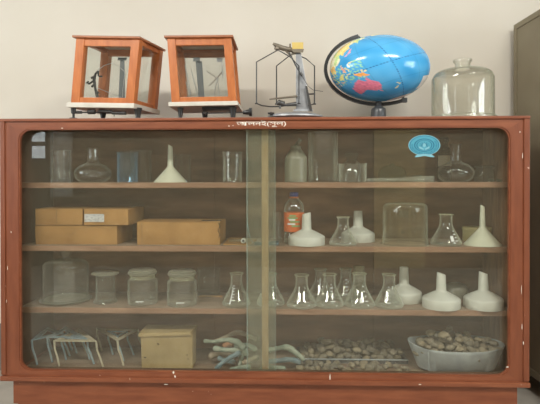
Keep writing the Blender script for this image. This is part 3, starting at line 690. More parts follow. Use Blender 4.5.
mb = MB(); mb.lathe(smooth_prof([(0, 0), (.052, 0), (.054, .006), (.044, .016), (.040, hh * .62), (.030, hh * .72), (.020, hh * .8), (.017, hh), (0, hh)], 3), (xat(378.5, Yg), Yg, ZTOP), 32); mb.build('stand', 'grey_plastic', t, loc=loc)

# ------------------------------------------------------------------ glassware builders
def vessel(name, label, cat, px, Y, z, prof, m='clear_glass', wall=.0028, sm=0, n=36, group=None, children=(), slant=None, solid=False, M=None, floor=None):
    """prof in photograph pixels at that depth: (radius, height)"""
    k_ = mpp(Y); x = xat(px, Y); P = sc(prof, k_)
    if sm: P = smooth_prof(P, sm)
    mb = MB(); mb.lathe(P if solid else hollow(P, wall, floor), (x, Y, z), n, slant=slant and (slant[0] * k_, slant[1]), M=M)
    if not children:
        o = mb.build(name, m, loc=(x, Y, z)); return tag(o, label, cat, group)
    t = thing(name, (x, Y, z), label, cat, group); mb.build('body', m, t, loc=(x, Y, z))
    for fn in children: fn(t, (x, Y, z), P, k_)
    return t
def erl_prof(R_, H_):
    s_ = R_ / 14; v_ = H_ / 33
    return [(0, 0), (11.5 * s_, 0), (13.4 * s_, .6), (14 * s_, 2.2), (13.5 * s_, 4.4), (9.6 * s_, 12.5 * v_), (6.6 * s_, 19 * v_), (6.0 * s_, 21.5 * v_), (5.7 * s_, 24 * v_), (5.7 * s_, 30.8 * v_), (6.1 * s_, 32 * v_), (7.0 * s_, 32.6 * v_), (6.9 * s_, 33 * v_)]
def marks(h0, h1, nl, aw=22, centre=-78, patch=None):
    def fn(t, c_, P, k_):
        mb = MB()
        for i in range(nl):
            h = (h0 + (h1 - h0) * i / max(nl - 1, 1)) * k_; w_ = aw if i % 2 == 0 else aw * .6
            decal(mb, P, h, h + .7 * k_, centre - w_ / 2, centre + w_ / 2, c_, nh=1)
        if patch:
            ph0, ph1, pa0, pa1 = patch; decal(mb, P, ph0 * k_, ph1 * k_, pa0, pa1, c_)
        mb.build('printed_scale', 'white_print_and_glint', t, loc=c_)
    return fn
def erlen(px, Y, z, R_, H_, label, mk, group=None):
    s_ = R_ / 14; v_ = H_ / 33
    lip_ = lathed_child('lip', [(5.6 * s_, 32.0 * v_), (7.0 * s_, 32.2 * v_), (7.2 * s_, 32.9 * v_), (6.8 * s_, 33.3 * v_), (5.6 * s_, 33.2 * v_), (5.6 * s_, 32.0 * v_)], 'lip_glass')
    return vessel('conical_flask', label, 'flask', px, Y, z, erl_prof(R_, H_), 'clear_glass', sm=2, children=(mk, lip_), group=group)
def band(mat_, h0, h1, name, a0=-180, a1=180, na=32, off=.001):
    def fn(t, c_, P, k_):
        mb = MB(); decal(mb, P, h0 * k_, h1 * k_, a0, a1, c_, off=off, na=na, nh=3); mb.build(name, mat_, t, loc=c_)
    return fn
def lathed_child(name, prof, m, dy=0):
    def fn(t, c_, P, k_):
        mb = MB(); mb.lathe(sc(prof, k_), c_, 32); mb.build(name, m, t, loc=c_)
    return fn
def buchner(px, Y, z, R_, H_, label, lean=0.15):
    v_ = H_ / 33; r = R_
    prof = [(r * .985, 0), (r, .6), (r * .995, 7.9 * v_), (r * .985, 8.6 * v_), (r * .95, 9.3 * v_), (r * .90, 9.9 * v_), (r * .66, 12.4 * v_), (r * .42, 14.6 * v_), (5.4, 15.8 * v_), (4.9, 16.6 * v_), (4.8, 17.6 * v_), (4.2, 32 * v_), (4.1, 33 * v_)]
    k_ = mpp(Y); P = sc(prof, k_); w_ = .004
    inner = [(max(a - w_, .004), b - (w_ if i > 3 else 0)) for i, (a, b) in enumerate(P)]
    x = xat(px, Y); mb = MB()
    lipz = P[-1][1]
    full = P + [(P[-1][0] - w_ * .8, lipz)] + list(reversed(inner))[1:] + [P[0]]
    mb.lathe(full, (x, Y, z), 36, slant=(28 * v_ * k_, -lean))
    return tag(mb.build('buchner_funnel', 'white_plastic', loc=(x, Y, z)), label, 'funnel')
def cone_funnel(px, Y, z, R_, hc, H_, label, lean, m='cream_plastic'):
    k_ = mpp(Y); x = xat(px, Y); w_ = .002
    P = sc([(R_, 0), (R_, .7), (R_ * .97, 1.2), (3.6, hc), (2.9, hc + 1.5), (2.2, H_)], k_)
    full = P + [(P[-1][0] - .002, P[-1][1])] + [(max(a - w_ * 1.6, .003), b - w_) for a, b in reversed(P[2:-1])] + [(P[0][0] - w_, 0), P[0]]
    mb = MB(); mb.lathe(full, (0, 0, 0), 32, slant=((H_ - 2) * k_, -.6))
    for i, v in enumerate(mb.v):      # the stem leans a little
        v = Vector(v)
        if v.z > hc * k_: v.x += (v.z - hc * k_) * lean
        mb.v[i] = (v.x + x, v.y + Y, v.z + z)
    return tag(mb.build('funnel', m, loc=(x, Y, z)), label, 'funnel')
def cyl(R_, H_, flare=0): return [(0, 0), (R_ * .94, 0), (R_, .8), (R_, H_ - 1), (R_ + flare, H_ - .4), (R_ + flare, H_)]

z1, z2, z3 = ZS
# ------------------------------------------------------------------ bell jar on top
vessel('bell_jar', 'large clear glass bell jar with a short open neck, right of the globe', 'bell jar', 462.3, 0.2, ZTOP,
       [(31.8, 0), (31.8, 3.2), (29.8, 4.4), (29.4, 6), (29.2, 38), (28.6, 42.5), (26, 47), (20, 49.8), (13, 50.8), (8.5, 51.4), (7.3, 53), (7.4, 57.5), (8.8, 58.3), (8.8, 60), (8, 60.4)], 'bell_glass', wall=.004, sm=3, n=48, floor=0.0)

# ------------------------------------------------------------------ top shelf, left
Z = z1
vessel('glass_cylinder', 'tall faint clear cylinder at the far left of the top shelf', 'jar', 61, .25, Z, cyl(9.5, 33, .8), 'dusty_glass', floor=.004)
FL = [(0, 0), (9, 0), (12.5, 1), (16.6, 4), (18.2, 8.5), (17.2, 13), (13, 17), (8, 19.2), (6.0, 21), (5.5, 23), (5.3, 34), (6.0, 35), (5.9, 35.4)]
vessel('flat_bottomed_flask', 'round clear flask with a straight neck at the left of the top shelf', 'flask', 93, .22, Z, FL, 'round_glass', sm=3)
vessel('blue_glass_jar', 'blue-tinted straight-sided glass jar right of the left round flask', 'jar', 127.5, .22, Z, cyl(10, 30.5, .6), 'blue_glass')
vessel('glass_cylinder', 'clear glass jar half hidden right behind the blue-tinted jar', 'jar', 141, .36, Z, cyl(10.5, 32, .6), 'dusty_glass')
cone_funnel(170.5, .22, Z, 16.5, 15, 37, 'cream plastic funnel standing upside down on the top shelf', .0)
vessel('small_beaker', 'small dusty beaker partly behind the cream funnel on the top shelf', 'beaker', 183, .37, Z, cyl(8, 28, .6), 'dusty_glass')
vessel('tall_beaker', 'clear thick-walled beaker left of the centre post on the top shelf', 'beaker', 232.5, .22, Z, cyl(9.6, 30.5, 1), wall=.007, children=(marks(6, 22, 4, 16, -110),))
# top shelf, right
def stopper_tilt(t, c_, P, k_):
    mb = MB(); p = Vector(c_) + Vector((-.5 * k_, 0, 35.6 * k_)); q_ = Vector(c_) + Vector((4.5 * k_, 0, 43 * k_))
    mb.tube([p - Vector((0, 0, 1.5 * k_)), p + (q_ - p) * .4, p + (q_ - p) * .75, q_], [4.0 * k_, 2.2 * k_, 1.6 * k_, 2.4 * k_], 12); mb.build('stopper', 'frosted_glass', t, loc=c_)
vessel('reagent_bottle', 'frosted cloudy reagent bottle with a tilted stopper, right of the centre post', 'bottle', 296, .2, Z,
       [(0, 0), (10, 0), (11, 1), (11.2, 3), (11.1, 22), (10.4, 25.5), (7.6, 30), (5.6, 32.6), (5, 33.4), (5.2, 35), (5.6, 36)], 'frosted_glass', sm=2, children=(stopper_tilt,))
vessel('tall_glass_jar', 'tall clear thick-walled glass jar beside the frosted reagent bottle', 'jar', 323, .21, Z, cyl(14.6, 49.5, .4), wall=.012, floor=.012)
vessel('wide_beaker', 'low wide clear beaker right of the tall glass jar on the top shelf', 'beaker', 352.5, .17, Z, cyl(14, 18.5, .6), 'clear_glass')
def cork(t, c_, P, k_):
    mb = MB(); mb.lathe(sc([(0, 22), (4.6, 22), (5, 23), (6.6, 26), (6.6, 28.5), (5.8, 29), (0, 29)], k_), c_, 24); mb.build('stopper', 'milky_glass', t, loc=c_)
vessel('stoppered_bottle', 'squat clear bottle with a milky glass stopper behind the low wide beaker', 'bottle', 351.5, .34, Z,
       [(0, 0), (8.6, 0), (9.2, 1), (9.2, 17), (7.5, 20), (5, 21.5), (5.2, 22.6)], 'dusty_glass', children=(cork,))
# the long tube lying on the shelf, its wide end to the right, and what lies behind it
def lying(name, label, cat, a, b, r0, r1, Y0, Y1, z, m, ball=None):
    k_ = mpp(Y0); r0 *= k_; r1 *= k_
    pa = Vector((xat(a, Y0), Y0, z + r0 + .0005)); pb = Vector((xat(b, Y1), Y1, z + r1 + .0005)); L_ = (pb - pa).length
    M = (pb - pa).to_track_quat('Z', 'Y').to_matrix()
    mb = MB(); mb.lathe(hollow([(0, 0), (r0 * .9, 0), (r0, .003), (r0, L_ * .55), (r1 * .97, L_ * .75), (r1, L_ - .004), (r1 * 1.12, L_)], .0018), pa, 20, M=M)
    return tag(mb.build(name, m, loc=pa), label, cat)
lying('glass_tube', 'long clear glass tube lying along the top shelf left of the right round flask', 'tube', 367, 434, 1.9, 3.0, .22, .19, Z, 'tube_glass')
vessel('green_bottle', 'dark olive round bottle behind the long glass tube on the top shelf', 'bottle', 392, .42, Z, [(0, 0), (8, 0), (12, 2.5), (13.5, 7.5), (11.5, 13), (7, 16), (3, 16.8), (2.6, 18)], 'green_dark_glass', sm=3)
vessel('glass_dish', 'small shallow clear dish behind the long glass tube', 'dish', 413, .36, Z, cyl(9, 6.5, .6), 'milky_glass')
def blabel(t, c_, P, k_): band('label_cream', 16, 26, 'label', -160, -20)(t, c_, P, k_)
vessel('brown_bottle', 'small brown glass bottle with a cream label behind the right round flask', 'bottle', 444, .44, Z,
       [(0, 0), (6.2, 0), (6.8, .8), (6.8, 30), (5, 34), (3.6, 35.5), (3.6, 39), (4.4, 39.2), (4.4, 44), (0, 44)], 'brown_glass', solid=True, children=(blabel,))
vessel('flat_bottomed_flask', 'round clear flask below the blue sticker at the right of the top shelf', 'flask', 455.5, .2, Z,
       [(0, 0), (9, 0), (12.5, 1), (16, 4), (17.4, 8.5), (16.4, 13), (12.4, 17), (8, 19), (5.6, 20.6), (5.3, 22.5), (5.2, 36), (6, 36.8), (5.8, 37.2)], 'round_glass', sm=3)
vessel('small_glass_pot', 'small greenish glass pot just right of the right round flask', 'pot', 484, .33, Z, [(0, 0), (8.4, 0), (9, 1), (9, 11), (7.6, 12.5), (7.4, 14), (9, 14.4), (9, 16), (0, 16.4)], 'milky_glass', solid=True)
for (a, b, Y, lab) in ((488.5, 494.5, .2, 'small clear glass stopper lying near the right end of the top shelf'), (497, 501.5, .21, 'tiny clear glass stopper lying against the right end of the top shelf')):
    lying('glass_stopper', lab, 'stopper', a, b, 1.6, 1.2, Y, Y + .01, Z, 'milky_glass')

# ------------------------------------------------------------------ second shelf, left: cardboard boxes
def carton(label, px0, px1, py0, Y, dep, z, m='kraft', h=None, cat='box', group=None, name='cardboard_box', skew=0.0, extra=None, seam=True):
    x0, x1 = xat(px0, Y, 225), xat(px1, Y, 225); zt = at((px0 + px1) / 2, py0, Y).z if h is None else z + h
    loc = ((x0 + x1) / 2, Y + dep / 2, z); t = thing(name, loc, label, cat, group)
    c_ = [Vector((x, y, zz)) for zz in (z, zt - .004) for y in (Y, Y + dep) for x in (x0, x1)]
    for i, v in enumerate(c_): v.x += skew * (v.y - Y) + random.uniform(-.002, .002)
    mb = MB(); mb.hexa(c_); mb.build('body', m, t, bevel=0.0025, loc=loc)
    xm = x0 + (x1 - x0) * .5
    for i, (v0, v1) in enumerate(((0, .495), (.505, 1))):      # two lid flaps that meet along the middle, slightly sprung
        mb = MB(); y0, y1 = Y + dep * v0, Y + dep * v1; s0, s1 = skew * (y0 - Y), skew * (y1 - Y)
        u0, u1 = (0, .004) if i == 0 else (.004, 0)
        mb.hexa([Vector((x0 + s0, y0, zt - .004 + .0005)), Vector((x1 + s0, y0, zt - .0035)), Vector((x0 + s1, y1, zt - .0035)), Vector((x1 + s1, y1, zt - .0035)),
                 Vector((x0 + s0, y0, zt - .001 + u0)), Vector((x1 + s0, y0, zt - .001 + u0 * .6)), Vector((x0 + s1, y1, zt - .001 + u1)), Vector((x1 + s1, y1, zt - .001 + u1))])
        mb.build('flap', m, t, loc=loc)
    if seam:
        mb = MB(); xs = x0 + (x1 - x0) * seam if seam is not True else xm
        mb.box((xs - .0015, Y - .0012, z + .003), (xs + .0015, Y + .001, zt - .005)); mb.build('seam', 'kraft_dark', t, loc=loc)
    if extra: extra(t, loc, x0, x1, Y, z, zt)
    return t, zt
Yb = .165
def creases(t, loc, x0, x1, Y, z, zt):
    mb = MB(); w_ = x1 - x0; h = zt - z
    for a in (((.45, .55), (.5, .75), (.55, .85), (.72, .95)), ((.40, .62), (.44, .48), (.47, .60)), ((.76, .92), (.9, .8), (.97, .93))):
        mb.tube([(x0 + w_ * u, Y - .0006, z + h * v) for u, v in a], .0013, 5)
    mb.build('crease', 'kraft_dark', t, loc=loc)
t_, zt1 = carton('long crumpled brown cardboard box at the bottom of the stack on the second shelf', 35.2, 117, 225.5, Yb, .27, z2, group='cardboard boxes on the second shelf', seam=False, extra=creases)
carton('small brown cardboard box lying on the left end of the crumpled box', 35.2, 82.6, 208.7, Yb, .27, zt1 + .003, group='cardboard boxes on the second shelf', seam=.45, skew=.12)
def label_(t, loc, x0, x1, Y, z, zt):
    mb = MB(); a, b = xat(84.5, Y), xat(104, Y); zz0, zz1 = at(94, 222, Y).z, at(94, 214, Y).z
    mb.box((a, Y - .0012, zz0), (b, Y + .0005, zz1)); o = mb.build('paper_label', 'paper', t, loc=loc)
carton('brown cardboard box with a printed white paper label, on top of the crumpled box', 84, 128, 209, Yb - .01, .30, zt1 + .003, group='cardboard boxes on the second shelf', seam=False, extra=label_, skew=0)
def torn(t, loc, x0, x1, Y, z, zt):
    mb = MB(); h = zt - z
    pts = [(.985, .95), (1.0, .8), (.975, .62), (1.0, .45), (.98, .3)]
    for (u, v), (u2, v2) in zip(pts, pts[1:]):
        mb.tube([(x0 + (x1 - x0) * u, Y - .001, z + h * v), (x0 + (x1 - x0) * u2, Y - .001, z + h * v2)], [.003, .0012], 6)
    mb.tube([(x0 + (x1 - x0) * .76, Y + .05, zt + .003), (x0 + (x1 - x0) * 1.0, Y + .05, zt + .003)], .003, 5)
    mb.build('torn_edge', 'dark_gap', t, loc=loc)
carton('long brown cardboard box with a torn right corner, alone on the second shelf', 137, 220, 221.7, Yb, .25, z2, group='cardboard boxes on the second shelf', seam=.06, extra=torn)
mb = MB(); a, b = xat(224, .2), xat(251, .2); mb.hexa([Vector((a, .16, z2)), Vector((b - .01, .15, z2)), Vector((a + .01, .36, z2)), Vector((b + .02, .36, z2)), Vector((a, .16, z2 + .006)), Vector((b - .01, .15, z2 + .004)), Vector((a + .01, .36, z2 + .02)), Vector((b + .02, .36, z2 + .012))])
fl = tag(mb.build('cardboard_sheet', 'kraft', bevel=.0012, loc=(a, .2, z2)), 'torn flat piece of brown cardboard beside the torn box, left of the centre post', 'cardboard')
def stopcock(label, pa, pb, pc, Y, z, m='white_plastic'):
    k_ = mpp(Y); a, b, c_ = xat(pa, Y), xat(pb, Y), xat(pc, Y); loc = (a, Y, z); r = 1.5 * k_
    t = thing('glass_stopcock', loc, label, 'stopcock'); mb = MB()
    zz = z + 3 * k_
    mb.tube([(a, Y, zz), (c_ - .012, Y, zz), (c_, Y, zz), (c_ + .014, Y, zz), (b, Y, zz)], [r, r, 2.8 * k_, r * 1.2, r * .8], 14); mb.build('tube', 'milky_glass', t, loc=loc)
    mb = MB(); mb.tube([(c_, Y - .018, zz), (c_, Y + .02, zz)], [2.6 * k_, 2.2 * k_], 16); mb.tube([(c_, Y - .022, zz), (c_, Y - .018, zz)], 1.2 * k_, 10, mi=1); mb.build('key', [m, 'black_metal'], t, loc=loc)
    return t
stopcock('white and clear glass stopcock lying on the flat cardboard', 229, 250, 243.5, .175, z2 + .008)
lying('glass_tube', 'short bluish glass tube lying across the foot of the centre post on the second shelf', 'tube', 254, 279, 1.7, 2.2, .15, .16, z2, 'blue_glass')
# ------------------------------------------------------------------ second shelf, right
vessel('glass_cylinder', 'slim clear cylinder left of the soft drink bottle', 'jar', 277, .3, z2, cyl(4.2, 30, .4), 'dusty_glass')
def bcap(t, c_, P, k_):
    mb = MB(); mb.lathe(sc([(0, 46.2), (4.2, 46.2), (4.4, 46.6), (4.4, 49.6), (3.8, 50.4), (0, 50.4)], k_), c_, 24); mb.build('cap', 'blue_cap', t, loc=c_)
    mb = MB(); mb.lathe(sc([(0, 44.6), (4.6, 44.6), (4.6, 45.6), (0, 45.6)], k_), c_, 24); mb.build('neck_ring', 'orange_label', t, loc=c_)
def bprint(t, c_, P, k_):
    mb = MB(); decal(mb, P, 11.5 * k_, 30.5 * k_, -180, 180, c_, off=.0012, na=32, nh=4, mi=0)
    for h, a0, a1, mi in ((26.5, -118, -80, 1), (24.3, -128, -70, 1), (22.6, -120, -84, 2), (20.6, -112, -58, 1), (18.4, -128, -84, 2), (16.4, -104, -56, 1)):
        decal(mb, P, h * k_, (h + 1.7) * k_, a0, a1, c_, off=.0022, na=8, nh=1, mi=mi)
    o = mb.build('label', ['orange_label', 'green_print', 'white_print_and_glint'], t, loc=c_); o['label'] = 'orange label with green and white print'
vessel('soft_drink_bottle', 'clear plastic soft drink bottle with blue cap and orange label', 'bottle', 294, .28, z2,
       [(0, 0), (8.6, 0), (9.8, 1.5), (10, 5), (9.5, 11), (9.9, 13), (9.9, 33), (9.7, 36), (8.2, 40), (5, 43.4), (3.8, 44.6), (3.7, 46.4)], 'clear_glass', sm=2, children=(bcap, bprint))
buchner(306.5, .2, z2, 18.4, 31, 'white plastic funnel upside down in front of the soft drink bottle', -.25)
erlen(343, .19, z2, 13.8, 28, 'clear conical flask in front of a white funnel on the second shelf', marks(8, 16, 2, 12, -112))
buchner(358, .36, z2, 16.4, 30, 'white plastic funnel upside down behind the second shelf conical flask', 0)
def bigmarks(t, c_, P, k_):
    mb = MB()
    decal(mb, P, 27 * k_, 34 * k_, -118, -95, c_, nh=2)
    for i in range(5): decal(mb, P, (12 + i * 5) * k_, (12.6 + i * 5) * k_, -66, -50, c_, nh=1)
    for i in range(5): decal(mb, P, (12 + i * 5) * k_, (12.6 + i * 5) * k_, -86, -70 if i % 2 else -76, c_, nh=1)
    for i in range(9): decal(mb, P, (11.5 + i * 3) * k_, (11.5 + i * 3 + 2) * k_, -88, -87, c_, nh=1, na=1)
    decal(mb, P, 12 * k_, 15 * k_, -112, -104, c_, nh=1)
    mb.build('printed_scale', 'milky_glass', t, loc=c_)
vessel('large_beaker', 'large clear graduated beaker turned upside down on the second shelf', 'beaker', 405, .24, z2,
       [(23.4, 0), (22.4, .8), (22, 2.2), (21.8, 20), (21.6, 34), (20.6, 38.4), (17.5, 40.4), (12, 41), (0, 41.2)], 'bell_glass', sm=3, n=48, floor=0.0, children=(bigmarks,))
erlen(446, .2, z2, 15, 30.5, 'clear conical flask with a white patch between the large beaker and the cream funnel', marks(5, 14, 4, 16, -62, patch=(5, 10, -88, -74)))
vessel('yellow_tin', 'low yellowish tin behind the cream funnel at the right of the second shelf', 'tin', 477, .40, z2, [(0, 0), (13, 0), (13.4, .6), (13.4, 10), (14, 10.3), (14, 13), (13.4, 13.4), (0, 13.6)], 'yellow_tin', solid=True)
cone_funnel(482.5, .2, z2, 17.5, 16.5, 38.5, 'cream plastic funnel upside down at the right end of the second shelf', .0)

# ------------------------------------------------------------------ third shelf
Z = z3
def plate(t, c_, P, k_):
    mb = MB(); mb.lathe(sc([(0, 0), (17, 0), (19, .4), (25.5, 2.2), (25.8, 2.8), (19, 1.6), (0, 1.5)], k_), c_, 48); mb.build('dish', 'white_plastic', t, loc=c_)
k_ = mpp(.26); x = xat(65.5, .26)
pt = thing('glass_plate', (x, .26, Z), 'white-rimmed round dish under the left bell jar on the third shelf', 'dish')
mb = MB(); mb.lathe(sc([(0, 0), (17, 0), (19, .4), (25, 1.9), (25.3, 2.5), (24.6, 2.7), (19, 1.5), (0, 1.4)], k_), (x, .26, Z), 48); mb.build('rim', 'frosted_glass', pt, loc=(x, .26, Z))
vessel('bell_jar', 'knobbed glass bell jar on a round dish, left end of the third shelf', 'bell jar', 65.5, .26, Z + 1.7 * k_,
       [(21.5, 0), (22.4, .4), (22.4, 2), (22, 4), (22, 32), (21.4, 36), (18.5, 39.4), (12, 41), (4.5, 41.8), (3.4, 43), (4, 44.2), (5.6, 46), (5.4, 49), (3.2, 50.6), (0, 51)], 'shelf_bell_glass', sm=3, n=48, floor=0.0)
def lid(r, h, th=1.6, m='milky_glass', knob=False):
    def fn(t, c_, P, k_):
        mb = MB(); p = [(0, h), (r * .95, h), (r, h + .4), (r, h + th - .4), (r * .95, h + th), (0, h + th)]
        mb.lathe(sc(p, k_), c_, 36); mb.build('lid', m, t, loc=c_)
    return fn
vessel('gas_jar', 'milky glass gas jar with a flat disc lid, right of the left bell jar', 'jar', 105, .24, Z,
       [(0, 0), (11.4, 0), (12, 1), (11.2, 2.4), (9.8, 3.6), (9.5, 5), (9.6, 26), (10.5, 27.6), (12, 28.4)], 'dusty_glass', children=(lid(13.4, 28.6, 1.8, 'frosted_glass'),))
def jar(px, Y, label):
    return vessel('specimen_jar', label, 'jar', px, Y, Z, [(0, 0), (12.5, 0), (14.4, 1), (15, 3), (15, 22), (14.6, 24), (12.8, 25.4), (12.2, 26.4), (12.2, 29), (13.6, 29.6)], 'dusty_glass', wall=.004, sm=2,
                  children=(band('yellowish_glass', 25.6, 29.4, 'ground_neck', off=.002), lid(14.2, 30, 2.4, 'frosted_glass'), lathed_child('lid_flange', [(0, 32.4), (12.4, 32.4), (13.2, 33), (13.2, 33.8), (12.4, 34.2), (0, 34.4)], 'frosted_glass'), band('white_print_and_glint', 4.6, 5.4, 'painted_base_glint', -100, -70, na=6)), group='lidded jars on the third shelf')  # the short white band near the base is a painted glint
jar(142.3, .22, 'left one of the two lidded yellow-necked jars, next to the gas jar'); jar(181.8, .2, 'right one of the two lidded yellow-necked jars on the third shelf')
vessel('small_beaker', 'empty dusty beaker at the back of the third shelf, right of the two lidded jars', 'beaker', 208.5, .42, Z, cyl(11, 27, .6), 'dusty_glass')
mb = MB(); a, b = xat(199, .38), xat(222, .38); mb.box((a, .375, Z), (b, .40, Z + .006)); tag(mb.build('wooden_strip', 'post_wood', bevel=.001, loc=(a, .38, Z)), 'thin pale wooden strip lying in front of the back beaker on the third shelf', 'strip')
G3 = 'conical flasks on the third shelf'
erlen(236.3, .2, Z, 14.3, 32, 'conical flask left of the centre post on the third shelf, beside the jars', marks(7, 20, 6, 16, -102, patch=(4, 18, -114, -109)), G3)
erlen(270.5, .21, Z, 14.2, 31.5, 'conical flask half behind the overlapping glass at the centre post', marks(7, 18, 5, 20, -70), G3)
erlen(301.5, .18, Z, 15, 31.5, 'first clear conical flask right of the centre post on the third shelf', marks(8, 20, 4, 14, -110, patch=(8, 20, -112, -108)), G3)
erlen(320.5, .34, Z, 13.5, 30.5, 'rear conical flask behind the gap between the first two right of the post', marks(8, 20, 4, 14, -96, patch=(10, 22, -100, -95)), G3)
erlen(329.5, .19, Z, 14.6, 32, 'second front conical flask right of the centre post, with white scale lines', marks(7, 22, 6, 22, -80), G3)
erlen(345.8, .35, Z, 13, 30.5, 'rear conical flask between the second and third front ones', marks(7, 20, 5, 20, -92), G3)
erlen(359.3, .2, Z, 15.4, 32.4, 'third front conical flask with a square white patch', marks(7, 20, 4, 16, -66, patch=(6, 10.5, -96, -82)), G3)
vessel('small_cork_jar', 'small stoppered vial behind the third front conical flask', 'vial', 359, .40, Z, [(0, 0), (5.5, 0), (6, 1), (6, 25), (4.8, 28), (5.4, 29), (5.4, 31), (0, 31.6)], 'yellowish_glass', solid=True)
erlen(389, .19, Z, 14.3, 32, 'fourth front conical flask, just left of the white funnels', marks(6, 20, 6, 20, -104, patch=(8, 14, -122, -114)), G3)
buchner(404, .33, Z, 17.4, 33, 'white funnel partly hidden behind the fourth front conical flask', .0)
buchner(441.3, .19, Z, 18.3, 33, 'middle one of three white upside-down funnels on the third shelf', .35)
buchner(483.5, .19, Z, 18.6, 34, 'right-hand one of three white upside-down funnels on the third shelf', .35)
vessel('white_bowl', 'pale milky bowl upside down behind the middle white funnel', 'bowl', 456.5, .42, Z, [(10.5, 0), (11, 1), (11, 7), (9.4, 11.4), (5.5, 14), (0, 14.8)], 'frosted_glass', sm=3, floor=0.0)

# ------------------------------------------------------------------ bottom of the cabinet: tripod stands
Z = ZFL
def strip_loop(mb, P, wd, th):
    """flat bar bent round a triangle (mitred corners)"""
    n = len(P); cen = sum(P, Vector()) / n; vs = []
    for i in range(n):
        d0 = (P[i] - P[i - 1]).normalized(); d1 = (P[(i + 1) % n] - P[i]).normalized()
        bis = (d1 - d0).normalized()
        if bis.dot(cen - P[i]) < 0: bis = -bis
        s_ = max(abs(bis.cross(d1).length), .35); inn_ = P[i] + bis * (wd / s_)
        for p in (P[i], inn_):
            for dz in (0, -th): vs.append(p + Vector((0, 0, dz)))
    fs = []
    for i in range(n):
        a, b = i * 4, ((i + 1) % n) * 4
        fs += [(a, a + 2, b + 2, b), (a + 1, b + 1, b + 3, a + 3), (a, b, b + 1, a + 1), (a + 2, a + 3, b + 3, b + 2)]
    mb.add(vs, fs)
def tripod(label, tri, m, wd=.028, group='iron tripod stands'):
    """tri: three (px, py, Y) corners of the top; each leg stands under its corner with a gentle S bend"""
    P = [at(*p) for p in tri]; zt = sum(p.z for p in P) / 3
    for p in P: p.z = zt
    cen = sum(P, Vector()) / 3; loc = (cen.x, cen.y, Z); t = thing('tripod_stand', loc, label, 'tripod', group)
    mb = MB(); strip_loop(mb, P, wd, .005); mb.build('triangle_top', m, t, loc=loc)
    for p in P:
        o_ = (p - cen); o_.z = 0; o_.normalize(); h = zt - Z; q_ = p - o_ * .006
        s_ = 1; o_ = o_ * .25
        mb = MB(); mb.tube([q_ - Vector((0, 0, .004)), q_ + Vector((.004 * s_, 0, -h * .35)), q_ + Vector((.018 * s_, 0, -h * .6)) + o_ * .008, q_ + Vector((.030 * s_, 0, -h * .88)) + o_ * .018, Vector((q_.x + .034 * s_ + o_.x * .022, q_.y + o_.y * .022, Z + .004))], .0056, 7)
        mb.build('leg', m, t, loc=loc)
    return t
tripod('cream iron tripod stand at the front of the left nest, in the cabinet bottom', [(53, 339.5, .17), (97, 340.5, .17), (80, 330, .40)], 'tripod_cream')
tripod('large blue-grey tripod stand at the left end of the nest', [(31, 338.5, .19), (64, 333, .33), (46, 328, .44)], 'tripod_blue')
tripod('blue-grey tripod stand nested in the middle of the left group', [(46, 336.5, .23), (88, 337, .21), (66, 328.5, .43)], 'tripod_blue')
tripod('small blue-grey tripod stand at the centre of the nest', [(60, 335.5, .27), (84, 335, .28), (71, 330.5, .38)], 'tripod_blue', wd=.015)
tripod('pale tripod stand just left of the yellow carton, its corner pointing forward', [(117.5, 340, .19), (96, 329.5, .42), (139, 328, .41)], 'tripod_cream', wd=.024)
tripod('small blue tripod nested inside the pale forward-pointing one', [(117.5, 336, .26), (107, 331, .36), (128, 330.5, .36)], 'tripod_blue', wd=.012)

# yellow carton with an overhanging lid
Y = .17; x0, x1 = xat(141.5, Y, 350), xat(192.5, Y, 350); zt = at(166, 334, Y).z; loc = ((x0 + x1) / 2, Y + .05, Z)
t = thing('lidded_carton', loc, 'pale yellow cardboard carton with a loose lid on the cabinet bottom', 'box')
mb = MB(); mb.hexa([Vector(p) for p in ((x0, Y, Z), (x1, Y, Z), (x0, Y + .11, Z), (x1, Y + .11, Z), (x0 - .004, Y, zt), (x1, Y, zt + .004), (x0, Y + .11, zt), (x1, Y + .11, zt))]); mb.build('body', 'straw_board', t, bevel=.003, loc=loc)
mb = MB(); mb.hexa([Vector(p) for p in ((x0 - .014, Y - .012, zt - .014), (x1 - .008, Y - .012, zt - .002), (x0 - .01, Y + .12, zt), (x1 + .004, Y + .12, zt), (x0 - .01, Y - .01, zt + .008), (x1 - .008, Y - .01, zt + .014), (x0 - .004, Y + .12, zt + .016), (x1 + .004, Y + .12, zt + .016))])
mb.build('lid', 'straw_board', t, bevel=.003, loc=loc)
mb = MB()
for px, py, r in ((158, 344, 1.3), (145, 357.5, 1.2), (187, 355, .9), (188, 359, .9), (183, 345, .5), (150, 347, .5)):
    p = at(px, py, Y - .0012); mb.tube([p + Vector((-r * .004, 0, 0.001)), p + Vector((r * .005, 0, -.001))], [r * .0016, r * .0022], 6)
mb.build('hole', 'dark_gap', t, loc=loc)

